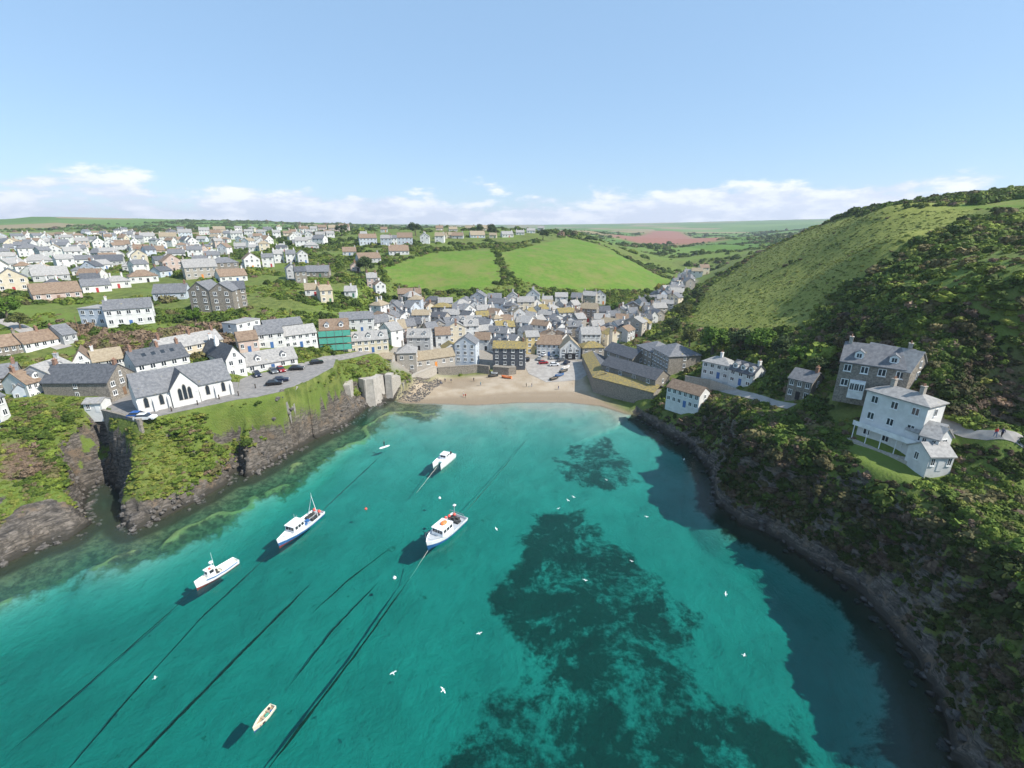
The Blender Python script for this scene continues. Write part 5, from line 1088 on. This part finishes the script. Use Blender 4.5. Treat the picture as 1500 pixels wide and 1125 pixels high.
# ================================================================= CARS
def car_meshes():
    prof = [(-2.1,.35),(-2.15,.75),(-1.95,.98),(-1.2,1.02)]; b = MB()
    lower = [(-2.1,.30),(-2.16,.62),(-2.05,.92),(-.95,.98),(1.0,.93),(1.85,.82),(2.1,.62),(2.08,.30)]; n = len(lower)
    for sc, y in ((1, .0),): pass
    ys = [(-.86, 1.0), (.86, 1.0)]; v = [(x, y, z) for y, _ in ys for x, z in lower]; b.add(v, [tuple(range(n)), tuple(range(2 * n - 1, n - 1, -1))] + [(i, i + n, (i + 1) % n + n, (i + 1) % n) for i in range(n)])
    cab = [(-1.85,.95),(-1.35,1.42),(.25,1.45),(1.05,.95)]; g = MB(); m = len(cab)
    g.add([(x, -.80 if z < 1 else -.62, z) for x, z in cab] + [(x, .80 if z < 1 else .62, z) for x, z in cab], [(0,1,2,3),(7,6,5,4),(0,4,5,1),(2,6,7,3)])
    r = MB(); r.add([(-1.38,-.64,1.41),(.28,-.64,1.44),(.28,.64,1.44),(-1.38,.64,1.41),(-1.30,-.6,1.49),(.2,-.6,1.51),(.2,.6,1.51),(-1.30,.6,1.49)], [(4,5,6,7),(0,1,5,4),(1,2,6,5),(2,3,7,6),(3,0,4,7)])
    w = MB(); w.tube([(0,-.1,0),(0,.1,0)], .31, 12); hl = MB().box(-.05, .05, -.2, .2, -.08, .08)
    return b, g, r, w, hl
_cb_, _cg, _cr, _cw, _ch = car_meshes()
CAR_G, CAR_W, CAR_H = mesh('windows', _cg.v, _cg.f, 'glass_pane', _cg.m), mesh('wheel', _cw.v, _cw.f, 'tyre', _cw.m), mesh('headlight', _ch.v, _ch.f, 'frame_white', _ch.m)
for n, c in (('navy', (.012, .018, .045)), ('black', (.01, .01, .012)), ('grey', (.12, .13, .14)), ('red', (.28, .015, .02)), ('blue', (.02, .10, .35)), ('white', (.7, .7, .7)), ('silver', (.38, .39, .40))): simple('paint_' + n, c, rough=.25, spec=.6)
def car(px, py, ang, colr, label, z=None):
    p = hit(px, py)[0] if z is None else at_z(px, py, z); zz = (gz(p[0], p[1]) + .12) if z is None else z + .07
    o = empty('car', (p[0], p[1], zz), R(ang)); tag(o, label, 'car')
    bd = link('body', mesh('body', _cb_.v, _cb_.f, 'paint_' + colr, _cb_.m), o); link('roof', mesh('roof', _cr.v, _cr.f, 'paint_' + colr, _cr.m), o); link('windows', CAR_G, o)
    for x in (-1.3, 1.3):
        for y in (-.80, .80): link('wheel', CAR_W, o, (x, y, .31))
    for y in (-.6, .6): link('headlight', CAR_H, o, (2.1, y, .62))
for a in ((377,551,-50,'navy','dark navy car parked by the white gable house'),(401,546,-48,'grey','grey car parked next to the red car'),(412,544,-48,'red','dark red car parked outside the dormered building'),(435,542,10,'black','black car parked at the end of the dormered building'),
          (402,564,20,'black','black car parked on the seaward side of the car park'),(412,559,20,'navy','navy car parked behind the seaward black car'),(464,533,30,'black','black car at the car park entrance')): car(*a, 17.0)
car(204,612,5,'blue','bright blue car on the chapel forecourt',17.0); car(214,615,8,'white','white car beside the blue car on the chapel forecourt',17.0)
for a in ((790,527,80,'silver','silver car parked on the slip beside the shop'),(797,521,60,'white','white van-like car outside the brown-roofed shop'),(796,533,10,'red','red car parked on the slip'),(811,526,15,'silver','silver car parked before the boathouse'),(823,529,20,'grey','grey car parked before the boathouse doorway'),
          (812,536,5,'white','white car parked across the slip'),(830,533,60,'navy','navy car beside the boathouse'),(773,528,85,'black','black car squeezed beside the yellow house')): car(*a)
# small boats drawn up on the sand
def punt(px, py, ang, m, label, L=4.2):
    p = hit(px, py)[0]; o = empty('rowing_boat', (p[0], p[1], gz(p[0], p[1]) + .22), R(ang)); tag(o, label, 'boat'); b, d = hull(L, L * .38, .6, .3, 2.1, .8, .4, .25)
    b.build('hull', [m, m, 'gear_dark'], o); d.build('floor_boards', ['deck_wood'], o)
    for fx in (-.22, .1): part(o, 'thwart', 'deck_wood', lambda b: b.box(fx * L - .12, fx * L + .12, -L * .16, L * .16, .40, .45))
for a in ((722,552,200,'gear_dark','dark rowing boat drawn up below the inn wall'),(727,548,190,'hull_white','white-rimmed rowing boat close under the inn wall'),(742,554,160,'orange','orange-hulled boat standing on the sand'),(812,556,35,'gear_dark','dark boat at the low end of the row on the slip'),(820,551,35,'hull_blue','blue boat in the row on the slip'),
          (826,545,35,'gear_dark','black boat at the upper end of the row on the slip'),(829,540,40,'hull_white','white boat at the top of the row on the slip')): punt(*a)
# fence posts along the cliff-top
for i, (px, py) in enumerate(((252,604),(290,594),(322,588),(350,582),(378,588),(405,583))):
    p = hit(px, py)[0]; b = MB().box(-.09, .09, -.09, .09, -.5, 1.15).box(-.12, .12, -.12, .12, 1.15, 1.25); tag(b.build('fence_post', ['wood_dark'], None, (p[0], p[1], gz(p[0], p[1]))), 'dark wooden post standing in the cliff-top turf', 'post', 'dark posts along the cliff-top')
# gulls
gv = MB(); gv.ball((0, 0, 0), .16, 8, 0, (2.2, 1, .9)); gv.ball((.42, 0, .05), .09, 6, 0); gv.add([(-.3,-.05,0),(-.3,.05,0),(-.62,.14,0),(-.62,-.14,0),(-.5,0,.05)], [(0,1,4),(1,2,4),(2,3,4),(3,0,4)], 0)
gv.tube([(.5,0,.04),(.6,0,.02)], [.03,.01], 5, 2)
for sy in (1, -1): gv.add([(.18,sy*.08,.05),(-.14,sy*.08,.05),(.22,sy*.45,.22),(-.10,sy*.45,.22),(0,sy*.95,.16),(-.12,sy*.92,.15),(.2,sy*.45,.25),(.16,sy*.08,.09)], [(0,1,3,2),(2,3,5,4),(7,6,3,1),(6,4,5,3)], 0 if sy > 0 else 0)
GULL = mesh('gull', gv.v, gv.f, ['hull_white', 'deck_grey', 'orange'], gv.m)
for i, (px, py, z) in enumerate(((888,703,6),(727,775,5),(947,757,8),(857,850,7),(702,928,9),(576,986,8),(649,1011,10),(1090,960,9),(227,993,6),(1002,673,4),(925,822,1),(832,733,2),(818,745,1),(1063,870,3),(840,728,2))):
    o = link('gull', GULL, None, at_z(px, py, z), random.uniform(0, 6.28)); o.rotation_euler.x = random.uniform(-.5, .5); o.scale = (.45,) * 3; tag(o, 'white gull gliding low over the harbour water', 'gull', 'gulls over the harbour')
# telegraph poles in the village and town
for i, (px, py, h_) in enumerate(((120,500,8),(575,465,8),(700,460,8),(480,440,8),(893,440,8))):
    p = hit(px, py)[0]; b = MB(); b.tube([(0,0,-.5),(0,0,h_)], [.14,.09], 7).box(-.8,.8,-.05,.05,h_-.6,h_-.48); tag(b.build('telegraph_pole', ['wood_brown'], None, (p[0], p[1], gz(p[0], p[1])), random.uniform(0, 3)), 'wooden telegraph pole with crossarm rising among the houses', 'pole', 'telegraph poles')

# stones at the cliff feet and along the left of the beach
simple('stone_dark', (.035, .034, .032), (.10, .09, .08), 1.5, .6, .3, .7, .5); simple('stone', (.06, .055, .05), (.19, .17, .15), 1.5, .9, .3, .7, .5)  # the first is a darker, smoother stone for the right cliff foot
def stones(name, label, x, y, r0, r1, mat='stone'):
    V, Fc = [], []
    b0 = MB(); b0.ball((0, 0, 0), 1, 7); bv = np.array(b0.v)
    for X, Y in zip(x, y):
        r = RNG.uniform(r0, r1); w = bv * (1 + RNG.normal(0, .16, bv.shape)) * np.array((1, RNG.uniform(.6, 1.2), RNG.uniform(.4, .8))) * r; a = RNG.uniform(0, 6.28); c, s_ = math.cos(a), math.sin(a)
        w = np.stack([w[:, 0] * c - w[:, 1] * s_ + X, w[:, 0] * s_ + w[:, 1] * c + Y, w[:, 2] + gz(X, Y) + r * .1], 1); o_ = len(V); V += [tuple(q) for q in w]; Fc += [tuple(i + o_ for i in q) for q in b0.f]
    tag(link(name, mesh(name, V, Fc, mat)), label, None, None, 'stuff')
x, y = RNG.uniform(-130, -40, 60000), RNG.uniform(66, 160, 60000); cd = zat(CD, x, y); m = (np.abs(cd - .2) < 1.6) & (zat(CK, x, y) > .6) & (fbm(x / 5, y / 5, 2, 201) > .45); x, y = x[m][:480], y[m][:480]
stones('shore_rocks', 'dark boulders strewn along the foot of the left cliff', x, y, .2, .75)
x, y = RNG.uniform(40, 75, 40000), RNG.uniform(25, 140, 40000); cd = zat(CD, x, y); m = (cd > -1.6) & (cd < .5) & (zat(CK, x, y) > .6); x, y = x[m][:170], y[m][:170]
stones('shore_rocks', 'dark boulders at the foot of the shaded right cliff', x, y, .25, .8, 'stone_dark')
pb = poly_px([(580,586),(598,566),(640,553),(650,560),(628,578),(612,590)]); x, y = RNG.uniform(pb[:, 0].min(), pb[:, 0].max(), 4000), RNG.uniform(pb[:, 1].min(), pb[:, 1].max(), 4000); m = inside(pb, x, y); x, y = x[m][:800], y[m][:800]
stones('beach_stones', 'scattered grey stones on the left side of the beach', x, y, .1, .38)
# ================================================================= AIR
t = NT('sea_air'); pv = t.n('ShaderNodeVolumePrincipled'); pv.inputs['Color'].default_value = (.80, .88, 1.0, 1); pv.inputs['Density'].default_value = .00014; pv.inputs['Anisotropy'].default_value = .2
t.out(None, pv.outputs[0])
zlow = float(PV[:, 2].min()) - 1.5; ztop = float(max(PV[:, 2].max() + 20, CAM_H + 20))
hz = MB().box(-3300, 3300, -2600, 4300, min(zlow, -18), ztop).build('haze', ['sea_air']); tag(hz, kind='stuff')
